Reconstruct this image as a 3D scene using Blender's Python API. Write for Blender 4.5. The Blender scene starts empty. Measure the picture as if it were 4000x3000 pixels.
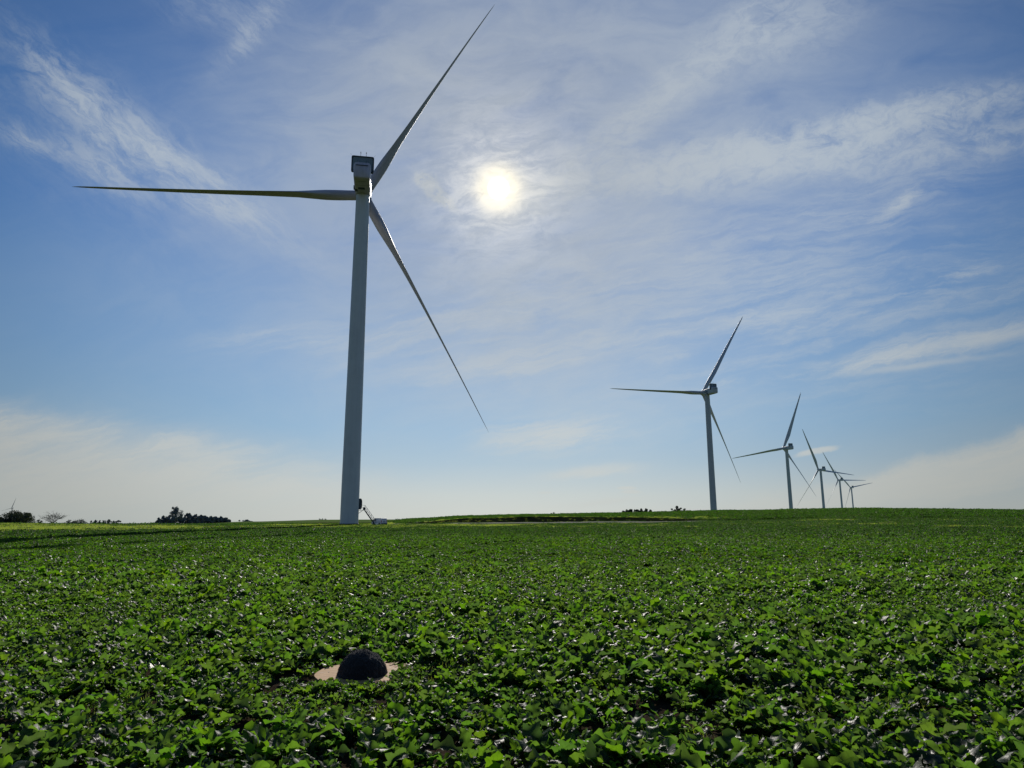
import bpy, bmesh, math, random
import numpy as np
from mathutils import Vector, Matrix, noise as mnoise

random.seed(7)
rng = np.random.default_rng(7)
SC = bpy.context.scene
COL = SC.collection
R_ = math.radians

# ------------------------------------------------------------------ camera
FPX = 2662.75                       # focal length in pixels of the 4000 px wide photograph
PITCH, ROLL = R_(10.979), R_(-0.146)
EYE = Vector((0, 0, 1.75))
F = Vector((0, math.cos(PITCH), math.sin(PITCH)))
U0 = Vector((0, -math.sin(PITCH), math.cos(PITCH)))
R0 = Vector((1, 0, 0))
RT = R0 * math.cos(ROLL) + U0 * math.sin(ROLL)
UP = -R0 * math.sin(ROLL) + U0 * math.cos(ROLL)
cd = bpy.data.cameras.new('camera')
cam = bpy.data.objects.new('camera', cd)
COL.objects.link(cam)
cd.sensor_width = 36
cd.lens = FPX / 4000 * 36
cd.clip_start, cd.clip_end = 0.1, 30000
M3 = Matrix((RT, UP, -F)).transposed()
cam.matrix_world = Matrix.Translation(EYE) @ M3.to_4x4()
SC.camera = cam


def ray(px, py):
    return (F * FPX + RT * (px - 2000) - UP * (py - 1500)).normalized()


def horizon(px):
    return 2016.6 - (px - 2000) * 0.0025


# ------------------------------------------------------------------ helpers
def link(name, me, mat=None, parent=None, smooth=False):
    o = bpy.data.objects.new(name, me)
    COL.objects.link(o)
    if mat is not None:
        me.materials.clear()
        for m in (mat if isinstance(mat, (list, tuple)) else [mat]):
            me.materials.append(m)
    if smooth:
        me.polygons.foreach_set('use_smooth', [True] * len(me.polygons))
    if parent is not None:
        o.parent = parent
    return o


def tag(o, label=None, cat=None, group=None, kind=None):
    if label: o['label'] = label
    if cat: o['category'] = cat
    if group: o['group'] = group
    if kind: o['kind'] = kind
    return o


def empty(name, loc=(0, 0, 0)):
    o = bpy.data.objects.new(name, None)
    COL.objects.link(o)
    o.location = loc
    return o


def mesh_from(name, V, Fs, smooth=False):
    me = bpy.data.meshes.new(name)
    me.from_pydata([tuple(v) for v in V], [], [tuple(f) for f in Fs])
    me.validate()
    if smooth:
        me.polygons.foreach_set('use_smooth', [True] * len(me.polygons))
    return me


class MB:
    """collects boxes, tubes and loose faces of one part"""
    def __init__(s):
        s.v, s.f, s.m = [], [], []

    def add(s, V, Fs, mi=0):
        b = len(s.v)
        s.v += [Vector(v) for v in V]
        s.f += [tuple(i + b for i in f) for f in Fs]
        s.m += [mi] * len(Fs)
        return s

    def box(s, c, size, mi=0, mat=None):
        c = Vector(c); x, y, z = [k / 2 for k in size]
        V = [Vector((sx * x, sy * y, sz * z)) for sz in (-1, 1) for sy in (-1, 1) for sx in (-1, 1)]
        if mat is not None: V = [mat @ v for v in V]
        V = [v + c for v in V]
        return s.add(V, [(0, 2, 3, 1), (4, 5, 7, 6), (0, 1, 5, 4), (2, 6, 7, 3), (0, 4, 6, 2), (1, 3, 7, 5)], mi)

    def tube(s, a, b, r1, r2=None, n=8, mi=0, cap=True):
        a, b = Vector(a), Vector(b); r2 = r1 if r2 is None else r2
        d = (b - a).normalized()
        x = d.orthogonal().normalized(); y = d.cross(x)
        V = []
        for p, r in ((a, r1), (b, r2)):
            for i in range(n):
                t = 2 * math.pi * i / n
                V.append(p + x * math.cos(t) * r + y * math.sin(t) * r)
        Fs = [(i, (i + 1) % n, n + (i + 1) % n, n + i) for i in range(n)]
        if cap: Fs += [tuple(range(n - 1, -1, -1)), tuple(range(n, 2 * n))]
        return s.add(V, Fs, mi)

    def build(s, name, mat, parent=None, smooth=False, bevel=0, seg=2):
        me = mesh_from(name, s.v, s.f)
        me.polygons.foreach_set('material_index', s.m)
        o = link(name, me, mat, parent, smooth)
        if bevel:
            md = o.modifiers.new('bevel', 'BEVEL'); md.width = bevel; md.segments = seg; md.limit_method = 'ANGLE'
            wn = o.modifiers.new('wn', 'WEIGHTED_NORMAL')
            me.polygons.foreach_set('use_smooth', [True] * len(me.polygons))
        return o


class NT:
    def __init__(s, nt):
        s.nt = nt; s.n = nt.nodes; s.l = nt.links

    def node(s, t, **kw):
        n = s.n.new(t)
        for k, v in kw.items(): setattr(n, k, v)
        return n

    def put(s, inp, v):
        if isinstance(v, bpy.types.NodeSocket): s.l.new(v, inp)
        elif v is not None: inp.default_value = v

    def m(s, op, a, b=None, c=None, clamp=False):
        n = s.n.new('ShaderNodeMath'); n.operation = op; n.use_clamp = clamp
        for i, v in enumerate((a, b, c)): s.put(n.inputs[i], v)
        return n.outputs[0]

    def vm(s, op, a, b=None):
        n = s.n.new('ShaderNodeVectorMath'); n.operation = op
        s.put(n.inputs[0], a); s.put(n.inputs[1], b)
        return n.outputs['Value'] if op == 'DOT_PRODUCT' else n.outputs[0]

    def mix(s, f, a, b, mode='MIX', clamp=False):
        n = s.n.new('ShaderNodeMix'); n.data_type = 'RGBA'; n.blend_type = mode; n.clamp_result = clamp
        s.put(n.inputs[0], f); s.put(n.inputs[6], a); s.put(n.inputs[7], b)
        return n.outputs[2]

    def ramp(s, f, stops, interp='LINEAR'):
        n = s.n.new('ShaderNodeValToRGB'); n.color_ramp.interpolation = interp
        e = n.color_ramp.elements
        while len(e) < len(stops): e.new(0.5)
        for el, (p, c) in zip(e, stops):
            el.position = p
            el.color = (c, c, c, 1) if isinstance(c, (int, float)) else (*c, 1)
        s.put(n.inputs[0], f)
        return n.outputs[0]

    def sstep(s, v, a, b):
        n = s.n.new('ShaderNodeMapRange'); n.interpolation_type = 'SMOOTHSTEP'
        s.put(n.inputs[0], v); n.inputs[1].default_value = a; n.inputs[2].default_value = b
        return n.outputs[0]

    def noise(s, vec, scale, detail=5, rough=0.55, dist=0.0, lac=2.0, out='Fac'):
        n = s.n.new('ShaderNodeTexNoise')
        s.put(n.inputs['Vector'], vec); n.inputs['Scale'].default_value = scale
        n.inputs['Detail'].default_value = detail; n.inputs['Roughness'].default_value = rough
        n.inputs['Distortion'].default_value = dist; n.inputs['Lacunarity'].default_value = lac
        return n.outputs[out]

    def comb(s, x, y, z=0.0):
        n = s.n.new('ShaderNodeCombineXYZ')
        for i, v in enumerate((x, y, z)): s.put(n.inputs[i], v)
        return n.outputs[0]


def material(name):
    m = bpy.data.materials.new(name); m.use_nodes = True
    nt = NT(m.node_tree)
    return m, nt, nt.n['Principled BSDF'], nt.n['Material Output']


# ------------------------------------------------------------------ sky and sun
SUN_AZ, SUN_EL = R_(-1.185), R_(27.0)
SUN = Vector((math.sin(SUN_AZ) * math.cos(SUN_EL), math.cos(SUN_AZ) * math.cos(SUN_EL), math.sin(SUN_EL)))
sd = bpy.data.lights.new('sun', 'SUN')
sd.energy = 4.2; sd.angle = R_(0.55); sd.color = (1.0, 0.94, 0.85)
sun = bpy.data.objects.new('sun', sd); COL.objects.link(sun)
sun.rotation_euler = (-SUN).to_track_quat('-Z', 'Y').to_euler()

W = bpy.data.worlds.new('World'); SC.world = W; W.use_nodes = True
w = NT(W.node_tree)
bg = w.n['Background']
sky = w.node('ShaderNodeTexSky'); sky.sky_type = 'NISHITA'; sky.sun_disc = False
sky.sun_elevation = SUN_EL; sky.sun_rotation = SUN_AZ
sky.air_density = 1.0; sky.dust_density = 0.6; sky.ozone_density = 2.0
tc = w.node('ShaderNodeTexCoord').outputs['Generated']
dirn = w.vm('NORMALIZE', tc)
sep = w.node('ShaderNodeSeparateXYZ'); w.put(sep.inputs[0], dirn)
dx, dy, dz = sep.outputs
yc = w.m('MAXIMUM', dy, 0.06)
gx = w.m('DIVIDE', dx, yc); gy = w.m('DIVIDE', dz, yc)     # bearing / height, measured about due north
front = w.sstep(dy, 0.05, 0.3)


def g(px, py):
    r = ray(px, py); return r.x / r.y, r.z / r.y


def blob(px, py, L, Wd, ang, st, sharp=False, exact=False):
    cx, cy = g(px, py)
    gx, gy = (gxe, gye) if exact else (gxw, gyw)
    ca, sa = math.cos(R_(ang)), math.sin(R_(ang))
    k = 1 / FPX / (ray(px, py).y ** 2)
    ex = w.m('SUBTRACT', gx, cx); ey = w.m('SUBTRACT', gy, cy)
    u = w.m('MULTIPLY_ADD', ex, ca / (L * k), w.m('MULTIPLY', ey, sa / (L * k)))
    v = w.m('MULTIPLY_ADD', ey, ca / (Wd * k), w.m('MULTIPLY', ex, -sa / (Wd * k)))
    d2 = w.m('ADD', w.m('MULTIPLY', u, u), w.m('MULTIPLY', v, v))
    if sharp: d2 = w.m('MULTIPLY', d2, d2)
    return w.m('MULTIPLY', w.m('EXPONENT', w.m('MULTIPLY', d2, -1.0)), st)


def total(L):
    acc = L[0]
    for x in L[1:]: acc = w.m('ADD', acc, x)
    return acc


def dirnoise(ang, along, across, detail, dist, rough=0.6, off=0.0):
    ca, sa = math.cos(R_(ang)), math.sin(R_(ang))
    u = w.m('MULTIPLY_ADD', gx, ca * along, w.m('MULTIPLY', gy, sa * along))
    v = w.m('MULTIPLY_ADD', gy, ca * across, w.m('MULTIPLY', gx, -sa * across))
    return w.noise(w.comb(u, v, off), 1.0, detail, rough, dist)


# warped coordinates so that the edges of every bank fray
wn = w.noise(w.comb(gx, gy, 3.1), 5.0, 8, 0.66, out='Color')
wsep = w.node('ShaderNodeSeparateXYZ'); w.put(wsep.inputs[0], wn)
gxe, gye = gx, gy
fw = w.noise(w.comb(gx, gy, 7.7), 22.0, 6, 0.6, out='Color')
fsep = w.node('ShaderNodeSeparateXYZ'); w.put(fsep.inputs[0], fw)
gxe = w.m('MULTIPLY_ADD', w.m('SUBTRACT', fsep.outputs[0], 0.5), 0.022, gx)
gye = w.m('MULTIPLY_ADD', w.m('SUBTRACT', fsep.outputs[1], 0.5), 0.010, gy)
gx = w.m('MULTIPLY_ADD', w.m('SUBTRACT', wsep.outputs[0], 0.5), 0.075, gx)
gy = w.m('MULTIPLY_ADD', w.m('SUBTRACT', wsep.outputs[1], 0.5), 0.055, gy)
gxw, gyw = gx, gy

left = total([blob(660, 610, 320, 48, -36, 1.0), blob(300, 400, 200, 48, -47, .62), blob(100, 545, 85, 20, -25, .6),
              blob(400, 670, 110, 36, -35, .55), blob(860, 800, 130, 38, -18, .5), blob(975, 130, 110, 36, 55, .55),
              blob(850, 40, 120, 50, -10, .25), blob(300, 520, 420, 150, -35, .10)])
right = total([blob(2900, 620, 430, 68, 9, 1.0), blob(3420, 480, 400, 44, 14, .6), blob(2560, 400, 420, 52, 42, .42),
               blob(3000, 120, 180, 90, 20, .4), blob(3800, 560, 260, 36, 14, .35)])
wisp = total([blob(3800, 1330, 420, 22, 12, .38), blob(3560, 1400, 330, 16, 9, .4), blob(2880, 1480, 150, 15, 8, .6),
              blob(3520, 790, 60, 14, 35, .8), blob(3460, 770, 300, 90, 20, .2), blob(3700, 1090, 100, 26, 25, .65),
              blob(2140, 1700, 230, 55, 6, .8), blob(2330, 1845, 160, 16, 6, .6), blob(2000, 1440, 230, 30, 6, .6),
              blob(1900, 1290, 500, 130, 6, .4), blob(2600, 1280, 700, 120, 10, .3), blob(3300, 1200, 700, 260, 12, .25),
              blob(1150, 1320, 260, 40, 4, .3), blob(2500, 1000, 600, 140, 14, .35)])
banks = total([blob(40, 1800, 860, 120, -7, 1.3, True), blob(640, 1905, 640, 60, -7, .8, True), blob(3960, 1800, 640, 56, 14, 1.4, True),
               blob(3600, 1890, 640, 44, 10, 1.0, True)])
lens = total([blob(3190, 1762, 66, 9, 11, .85, True, True), blob(2445, 1906, 28, 6, 2, .9, True, True), blob(2462, 1921, 32, 7, 2, .8, True, True),
              blob(2370, 1960, 120, 10, 6, .5, False, True), blob(2130, 1925, 26, 5, 0, .4, True, True),
              blob(2310, 1840, 150, 16, 7, .55, False, True), blob(3850, 1320, 240, 15, 9, .45, False, True),
              blob(3600, 1425, 200, 9, 7, .35, False, True)])
veil = total([blob(1950, 560, 900, 560, 20, .62), blob(2150, 1200, 640, 460, 0, .42), blob(1560, 340, 480, 230, 25, .40),
              blob(2900, 700, 700, 420, 10, .24), blob(2600, 60, 900, 200, 0, .22)])
puff = w.m('ADD', blob(1705, 755, 78, 24, -42, 1.0, True, True), blob(1665, 700, 40, 26, -20, .7, True, True))

def fine(ang, a, b, off):
    return w.m('MULTIPLY_ADD', w.sstep(dirnoise(ang, a, b, 9, 0.6, 0.72, off), 0.36, 0.62), 0.75, 0.42)


nA = w.m('MULTIPLY', w.sstep(dirnoise(-38, 5.0, 19.0, 10, 0.5, 0.66), 0.30, 0.60), fine(-40, 16, 60, 41))
nB = w.m('MULTIPLY', w.sstep(dirnoise(14, 7.0, 16.0, 9, 0.6, 0.66, 4.0), 0.24, 0.56), fine(24, 26, 44, 51))
nC = w.m('MULTIPLY', w.sstep(dirnoise(11, 3.4, 24.0, 8, 0.5, 0.62, 9.0), 0.34, 0.64), fine(12, 12, 80, 61))
nV = w.sstep(dirnoise(6, 5.0, 11.0, 8, 0.7, 0.6, 14.0), 0.22, 0.80)
nP = w.sstep(dirnoise(-30, 40.0, 56.0, 6, 0.6, 0.7, 20.0), 0.36, 0.56)
dens = total([w.m('MULTIPLY', w.m('MULTIPLY', left, .78), nA), w.m('MULTIPLY', w.m('MULTIPLY', right, 1.6), nB), w.m('MULTIPLY', wisp, nC),
              w.m('MULTIPLY', banks, w.m('MULTIPLY_ADD', nC, 0.85, 0.28)), lens,
              w.m('MULTIPLY', veil, w.m('MULTIPLY_ADD', nV, 0.62, 0.42)), w.m('MULTIPLY', puff, nP),
              w.m('MULTIPLY', nV, 0.015)])
dens = w.m('MULTIPLY', dens, front)
# thin cirrus over the rest of the sky, behind the viewer
pz = w.m('ADD', w.m('MAXIMUM', dz, 0.0), 0.15)
plane = w.comb(w.m('DIVIDE', dx, pz), w.m('MULTIPLY', w.m('DIVIDE', dy, pz), 2.2), 0.0)
back = w.sstep(w.noise(plane, 0.8, 7, 0.6, 0.8), 0.45, 0.8)
dens = w.m('ADD', dens, w.m('MULTIPLY', w.m('MULTIPLY', back, 0.35), w.m('SUBTRACT', 1.0, front)))

# thin cloud saturates softly, never to a flat white patch
dens = w.m('MULTIPLY', w.m('SUBTRACT', 1.0, w.m('EXPONENT', w.m('MULTIPLY', dens, -1.9))), 0.96)
el = w.m('MAXIMUM', dz, 0.0)
# Nishita radiance, toned the way thin high haze tones it (deep blue overhead, milky low down)
SKY_STRENGTH = 0.1
nish = w.mix(1.0, sky.outputs[0], (SKY_STRENGTH, SKY_STRENGTH, SKY_STRENGTH, 1), 'MULTIPLY')
haze = w.ramp(el, [(0.0, (0.60, 0.66, 0.65)), (0.03, (0.55, 0.63, 0.65)), (0.075, (0.38, 0.53, 0.66)), (0.125, (0.27, 0.46, 0.67)),
                   (0.22, (0.18, 0.355, 0.62)), (0.38, (0.075, 0.212, 0.51)), (0.58, (0.046, 0.14, 0.37)), (1.0, (0.04, 0.11, 0.28))])
base = w.mix(0.96, nish, haze)
# darker away from the sun
cosun = w.vm('DOT_PRODUCT', dirn, tuple(SUN))
away = w.m('MULTIPLY_ADD', w.sstep(cosun, 0.70, 0.97), 0.40, w.m('MULTIPLY_ADD', w.sstep(cosun, -0.9, 0.7), 0.08, 0.52))
ccol = w.ramp(el, [(0.0, (0.67, 0.70, 0.66)), (0.12, (0.68, 0.71, 0.69)), (0.3, (0.54, 0.61, 0.67)), (0.6, (0.47, 0.545, 0.63)), (1.0, (0.38, 0.44, 0.55))])
near = w.m('EXPONENT', w.m('MULTIPLY', w.m('SUBTRACT', 1.0, cosun), -14.0))
ccol = w.mix(w.m('MULTIPLY', near, 0.75), ccol, (0.41, 0.44, 0.465, 1))
skyc = w.mix(1.0, w.mix(dens, base, ccol), w.comb(away, away, away), 'MULTIPLY')
# glare of the sun in the thin veil: disc, warm ring, wide aureole
ang = w.m('ARCCOSINE', w.m('MINIMUM', cosun, 1.0))
deg = w.m('MULTIPLY', ang, 57.2958)
ruff = w.m('MULTIPLY_ADD', w.sstep(dirnoise(8, 14.0, 34.0, 8, 0.5, 0.68, 30.0), 0.32, 0.66), 0.95, 0.42)


def glow(sig, col, amp, pw=2.0, rough=False):
    q = w.m('EXPONENT', w.m('MULTIPLY', w.m('POWER', w.m('DIVIDE', deg, sig), pw), -1.0))
    q = w.m('MULTIPLY', q, amp)
    if rough: q = w.m('MULTIPLY', q, ruff)
    n = w.node('ShaderNodeVectorMath', operation='SCALE'); n.inputs[0].default_value = col; w.put(n.inputs['Scale'], q)
    return n.outputs[0]


out = w.vm('ADD', skyc, glow(0.72, (1.0, 0.98, 0.92), 4.0, 6.0))
out = w.vm('ADD', out, glow(1.6, (1.0, 0.78, 0.30), 0.62, 2.6))
out = w.vm('ADD', out, glow(4.0, (1.0, 0.86, 0.58), 0.36, 1.8, True))
out = w.vm('ADD', out, glow(9.5, (1.0, 0.96, 0.88), 0.065, 1.4, True))
w.put(bg.inputs[0], out)
bg.inputs[1].default_value = 1.0

# ------------------------------------------------------------------ terrain
# apparent heights of the land measured as (column, distance) -> height in metres
PXC = [-2600, 0, 600, 1000, 1300, 1480, 1620, 1850, 2100, 2400, 2800, 3300, 4000, 6600]


def zr(px, y, r, crop=0.0):
    a = math.atan((px - 2000) / FPX)
    return EYE.z - (y - horizon(px)) / FPX * r * math.cos(a) - crop


def cols(r, spec):
    return [zr(min(max(px, 0), 4000), s[1], r, .22) if isinstance(s, tuple) else s for px, s in zip(PXC, spec)]


Y = 'y'
RD = [0, 55, 110, 150, 159, 171, 175, 178.5, 190, 230, 300, 450, 760, 1070, 1500, 2200, 4000, 9000]
ZT = [
    [0] * 14,
    [0, 0, 0, 0, 0, 0, 0, 0, 0, 0, 0, .05, .1, .1],
    [.3, .35, .2, -.02, -.08, -.1, -.15, -.12, -.08, 0, .15, .3, .4, .4],
    [.5, .60, .28, -.1, -.12, -.12, -.16, -.12, -.08, 0, .22, .6, .8, .8],
    [.45, .60, .25, -.15, -.02, -.15, -.14, -.10, -.04, .05, .25, .75, .9, .9],
    [.35, .45, .1, -.3, -.1, -.35, -.05, .12, .25, .32, .5, 1.0, 1.2, 1.2],
    [.3, .35, 0, -.35, -.2, -.45, 0, .15, .32, .4, .6, 1.15, 1.3, 1.3],
    [.25, .3, -.05, -.4, -.35, -.5, .25, 1.25, 1.62, 1.42, .9, 1.3, 1.4, 1.4],
    [.1, .1, -.15, -.5, -.65, -.65, .3, 1.3, 1.66, 1.6, 1.3, 1.75, 1.7, 1.7],
    [-.4, -.4, -.6, -.7, -.9, -.8, .4, 1.5, 1.85, 2.15, 2.5, 2.9, 2.6, 2.6],
    cols(300, [-2, -1.6, -1.6, -1.0, (Y, 2042), (Y, 2042), (Y, 2025), (Y, 2013), (Y, 2009), (Y, 2003.5), (Y, 1994.5), (Y, 1986.5), (Y, 1992), (Y, 1996)]),
    [-6, -5, -4.0, -2.6, zr(1300, 2039, 450), zr(1480, 2039, 450), -1.0, 0, 1, 1.6, 2.2, 3.2, 2, 1],
    [-9, -9, -7.0, zr(1000, 2036, 760), zr(1300, 2029, 760), zr(1480, 2028.5, 760), zr(1620, 2028, 760), -3, -3, -4, -5, -6, -6, -6],
    [-12, -12, -9.5, -6, -4.5, -4.5, -5, -5, -6, -8, -9, -10, -9, -9],
    [-15, -15, -12, -10, -9, -9, -8, -8, -8, -8, -6, -5, -5, -5],
    [-27, -27, -25, -22, -21, -20, -19, -18, -16, -12, -8, -5, -5, -5],
    [-50] * 10 + [-40] * 4,
    [-120] * 14,
]
ZT = np.array(ZT, float); RDn = np.array(RD, float); PXn = np.array(PXC, float)


def polar(x, y):
    x = np.asarray(x, float); y = np.asarray(y, float)
    r = np.hypot(x, y)
    az = np.arctan2(x, np.maximum(y, 1e-6)); az = np.where(y <= 0, np.sign(x) * 1.5, az)
    px = 2000 + FPX * np.tan(np.clip(az, -1.05, 1.05))
    return r, px


def smooth_idx(v, knots):
    v = np.clip(v, knots[0], knots[-1] - 1e-6)
    i = np.searchsorted(knots, v, side='right') - 1
    t = (v - knots[i]) / (knots[i + 1] - knots[i])
    return i, t


def height(x, y):
    r, px = polar(x, y)
    i, t = smooth_idx(r, RDn); j, s = smooth_idx(px, PXn)
    s2 = s * s * (3 - 2 * s)
    z = (ZT[i, j] * (1 - s2) + ZT[i, j + 1] * s2) * (1 - t) + (ZT[i + 1, j] * (1 - s2) + ZT[i + 1, j + 1] * s2) * t
    und = .05 * np.sin(x * .21 + 1.3 * np.sin(y * .11)) * np.sin(y * .17 + .8) + .03 * np.sin(x * .53 + y * .31) * np.sin(y * .47 - x * .2)
    return z + und * np.clip((r - 6) / 30, 0, 1) * np.clip(2 - r / 300, .3, 1)


def hz(x, y):
    return float(height(x, y))


def fbm(x, y, sc, seed=0, octv=3):
    """cheap value noise on arrays, 0..1"""
    x = np.asarray(x, float) * sc; y = np.asarray(y, float) * sc
    acc = 0; amp = 1; tot = 0
    for o in range(octv):
        xi = np.floor(x).astype(np.int64); yi = np.floor(y).astype(np.int64)
        fx = x - xi; fy = y - yi; fx = fx * fx * (3 - 2 * fx); fy = fy * fy * (3 - 2 * fy)

        def h(a, b):
            n = (a * 374761393 + b * 668265263 + (seed + o) * 974634777) & 0x7fffffff
            n = ((n ^ (n >> 13)) * 1274126177) & 0x7fffffff
            return ((n ^ (n >> 16)) & 0xffff) / 65535.0
        acc = acc + amp * ((h(xi, yi) * (1 - fx) + h(xi + 1, yi) * fx) * (1 - fy) + (h(xi, yi + 1) * (1 - fx) + h(xi + 1, yi + 1) * fx) * fy)
        tot += amp; amp *= .5; x = x * 2 + 17.3; y = y * 2 + 5.1
    return acc / tot


def zones(x, y):
    """share of meadow (yellow green), crop and bare ground at each point"""
    r, px = polar(x, y)
    n = fbm(x, y, .045, 3); n2 = fbm(x, y, .16, 9)
    edge = (n - .5) * 34
    # low grass of the strip left of and around the turbine
    rr = r + edge
    inner = np.interp(px, [-3000, 0, 500, 1000, 1400, 1900, 2300, 7000], [78, 76, 96, 112, 118, 132, 160, 160])
    outer = np.interp(px, [-3000, 0, 500, 800, 1000, 1300, 1650, 2300, 7000], [172, 165, 140, 132, 150, 175, 160, 162, 160])
    a = np.clip((rr - inner) / 8, 0, 1) * np.clip((outer - rr) / 8, 0, 1)
    patch = np.clip((n2 - .60) / .1, 0, 1) * np.clip((r - 85) / 20, 0, 1) * np.clip((168 - r) / 8, 0, 1) * .6 * (px > 1200)
    shortgr = np.clip((r - 169 + (n2 - .5) * 6) / 4, 0, 1) * np.clip((262 - r) / 10, 0, 1) * np.clip((1600 - px) / 60, 0, 1) * np.clip((px - 900) / 200, 0, 1)
    mead = np.clip(a * np.clip(.35 + 2.2 * (n2 - .38), .1, .95) + patch + shortgr, 0, 1)
    bank = np.clip((r - 173) / 1.5, 0, 1) * np.clip((180.5 - r) / 2, 0, 1) * np.clip((px - 1590) / 60, 0, 1) * np.clip((2740 - px) / 60, 0, 1)
    crest = np.clip((r - 179) / 1.5, 0, 1) * np.clip((200 + edge - r) / 6, 0, 1) * np.clip((px - 1560) / 60, 0, 1) * np.clip((2900 - px) / 90, 0, 1) * .7
    far = np.clip((r - 285) / 25, 0, 1) * np.clip((2000 - px) / 500 + .5, 0, 1) + np.clip((r - 340) / 30, 0, 1) * (px > 1500)
    road = np.clip((r - 162) / 2, 0, 1) * np.clip((173 - r) / 1, 0, 1) * np.clip((px - 1560) / 80, 0, 1) * np.clip((2760 - px) / 60, 0, 1)
    return r, px, np.maximum(mead, crest), bank, np.clip(far, 0, 1), road


azs = np.concatenate([np.linspace(-180, -50, 60, endpoint=False), np.linspace(-50, 50, 520, endpoint=False), np.linspace(50, 180, 60)])
azs = azs[:-1]
rad = np.unique(np.round(np.concatenate([np.geomspace(.6, 60, 90), np.linspace(60, 150, 70), np.linspace(150, 200, 80), np.geomspace(200, 340, 50), np.geomspace(340, 9000, 60), np.array([20000.])]), 3))
A, Rr = np.meshgrid(np.radians(azs), rad)
X = (Rr * np.sin(A)).ravel(); Yy = (Rr * np.cos(A)).ravel()
Z = height(X, Yy)
Z = np.where(Rr.ravel() > 9000, -300, Z)
na = len(azs); nr = len(rad)
V = np.stack([X, Yy, Z], 1)
V = np.vstack([V, [[0, 0, 0]]])
i0 = (np.arange(nr - 1)[:, None] * na + np.arange(na)[None, :]).ravel()
i1 = (np.arange(nr - 1)[:, None] * na + (np.arange(na)[None, :] + 1) % na).ravel()
Q = np.stack([i0, i0 + na, i1 + na, i1], 1)
T0 = [(len(V) - 1, k, (k + 1) % na) for k in range(na)]
gm = bpy.data.meshes.new('ground')
gm.from_pydata(V.tolist(), [], Q.tolist() + T0)
gm.polygons.foreach_set('use_smooth', [True] * len(gm.polygons))
r, px, mead, bank, far, road = zones(V[:, 0], V[:, 1])
n1 = fbm(V[:, 0], V[:, 1], .02, 5); n2 = fbm(V[:, 0], V[:, 1], .003, 6)
n3 = fbm(V[:, 0], V[:, 1], .35, 8)


def lerp(a, b, t):
    return a * (1 - t[:, None]) + b * t[:, None]


soil = np.array([.045, .034, .024]) * np.ones((len(V), 1))
c = lerp(soil, np.array([.050, .085, .018]) * np.ones((len(V), 1)), np.clip((r - 60) / 100, 0, 1))
c = lerp(c, np.array([.13, .17, .03]) * (.7 + .6 * n3[:, None]), mead)
c = lerp(c, np.array([.018, .022, .010]) * (.5 + 1.0 * n3[:, None]), bank)
fieldc = np.where((n2 > .5)[:, None], np.array([.10, .15, .045]), np.array([.09, .14, .04]))
strip = ((r > 300) & (r < 470) & (n1 > .35))[:, None]
fieldc = np.where(strip, np.array([.10, .10, .045]), fieldc)
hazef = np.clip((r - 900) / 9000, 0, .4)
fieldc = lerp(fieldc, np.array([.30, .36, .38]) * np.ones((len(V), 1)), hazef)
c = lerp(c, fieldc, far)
vis = gm.color_attributes.new('tone', 'FLOAT_COLOR', 'POINT')
vis.data.foreach_set('color', np.hstack([c, np.ones((len(V), 1))]).ravel())
m, n, bs, mo = material('ground_cover')
at = n.node('ShaderNodeAttribute'); at.attribute_name = 'tone'
geo = n.node('ShaderNodeNewGeometry')
na1 = n.noise(geo.outputs['Position'], 2.2, 8, .65)
na2 = n.noise(geo.outputs['Position'], .25, 6, .6)
f = n.m('MULTIPLY', n.m('MULTIPLY_ADD', na1, 1.5, .25), n.m('MULTIPLY_ADD', na2, .9, .55))
n.put(bs.inputs['Base Color'], n.mix(1.0, at.outputs[0], n.comb(f, f, f), 'MULTIPLY'))
bs.inputs['Roughness'].default_value = 1; bs.inputs['Specular IOR Level'].default_value = 0
bp = n.node('ShaderNodeBump'); bp.inputs['Strength'].default_value = .8; bp.inputs['Distance'].default_value = .08
n.put(bp.inputs['Height'], n.noise(geo.outputs['Position'], 9, 8, .7)); n.put(bs.inputs['Normal'], bp.outputs[0])
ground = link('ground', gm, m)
tag(ground, kind='structure')

# gravel access road in front of the cut bank
m, n, bs, mo = material('gravel')
geo = n.node('ShaderNodeNewGeometry')
q = n.noise(geo.outputs['Position'], 5, 8, .7)
n.put(bs.inputs['Base Color'], n.ramp(q, [(.3, (.16, .15, .135)), (.55, (.25, .235, .21)), (.75, (.33, .31, .28))]))
bs.inputs['Roughness'].default_value = 1; bs.inputs['Specular IOR Level'].default_value = 0
V2, F2 = [], []
pxs = np.linspace(1500, 2745, 120)
for k, p in enumerate(pxs):
    a = math.atan((p - 2000) / FPX)
    inn = float(np.interp(p, [1500, 1700, 2500, 2745], [166, 164, 165.5, 171])) + .5 * math.sin(p * .03) + .3 * math.sin(p * .11)
    out_ = 174.2 + .2 * math.sin(p * .05)
    for t in np.linspace(0, 1, 7):
        rr = inn + (out_ - inn) * t
        x, y = rr * math.sin(a), rr * math.cos(a)
        V2.append((x, y, hz(x, y) + .02 + .05 * min(t, 1 - t)))
for k in range(len(pxs) - 1):
    for j in range(6):
        b = k * 7 + j; F2.append((b, b + 1, b + 8, b + 7))
road_o = link('road', mesh_from('road', V2, F2, True), m)
tag(road_o, kind='structure')
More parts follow.
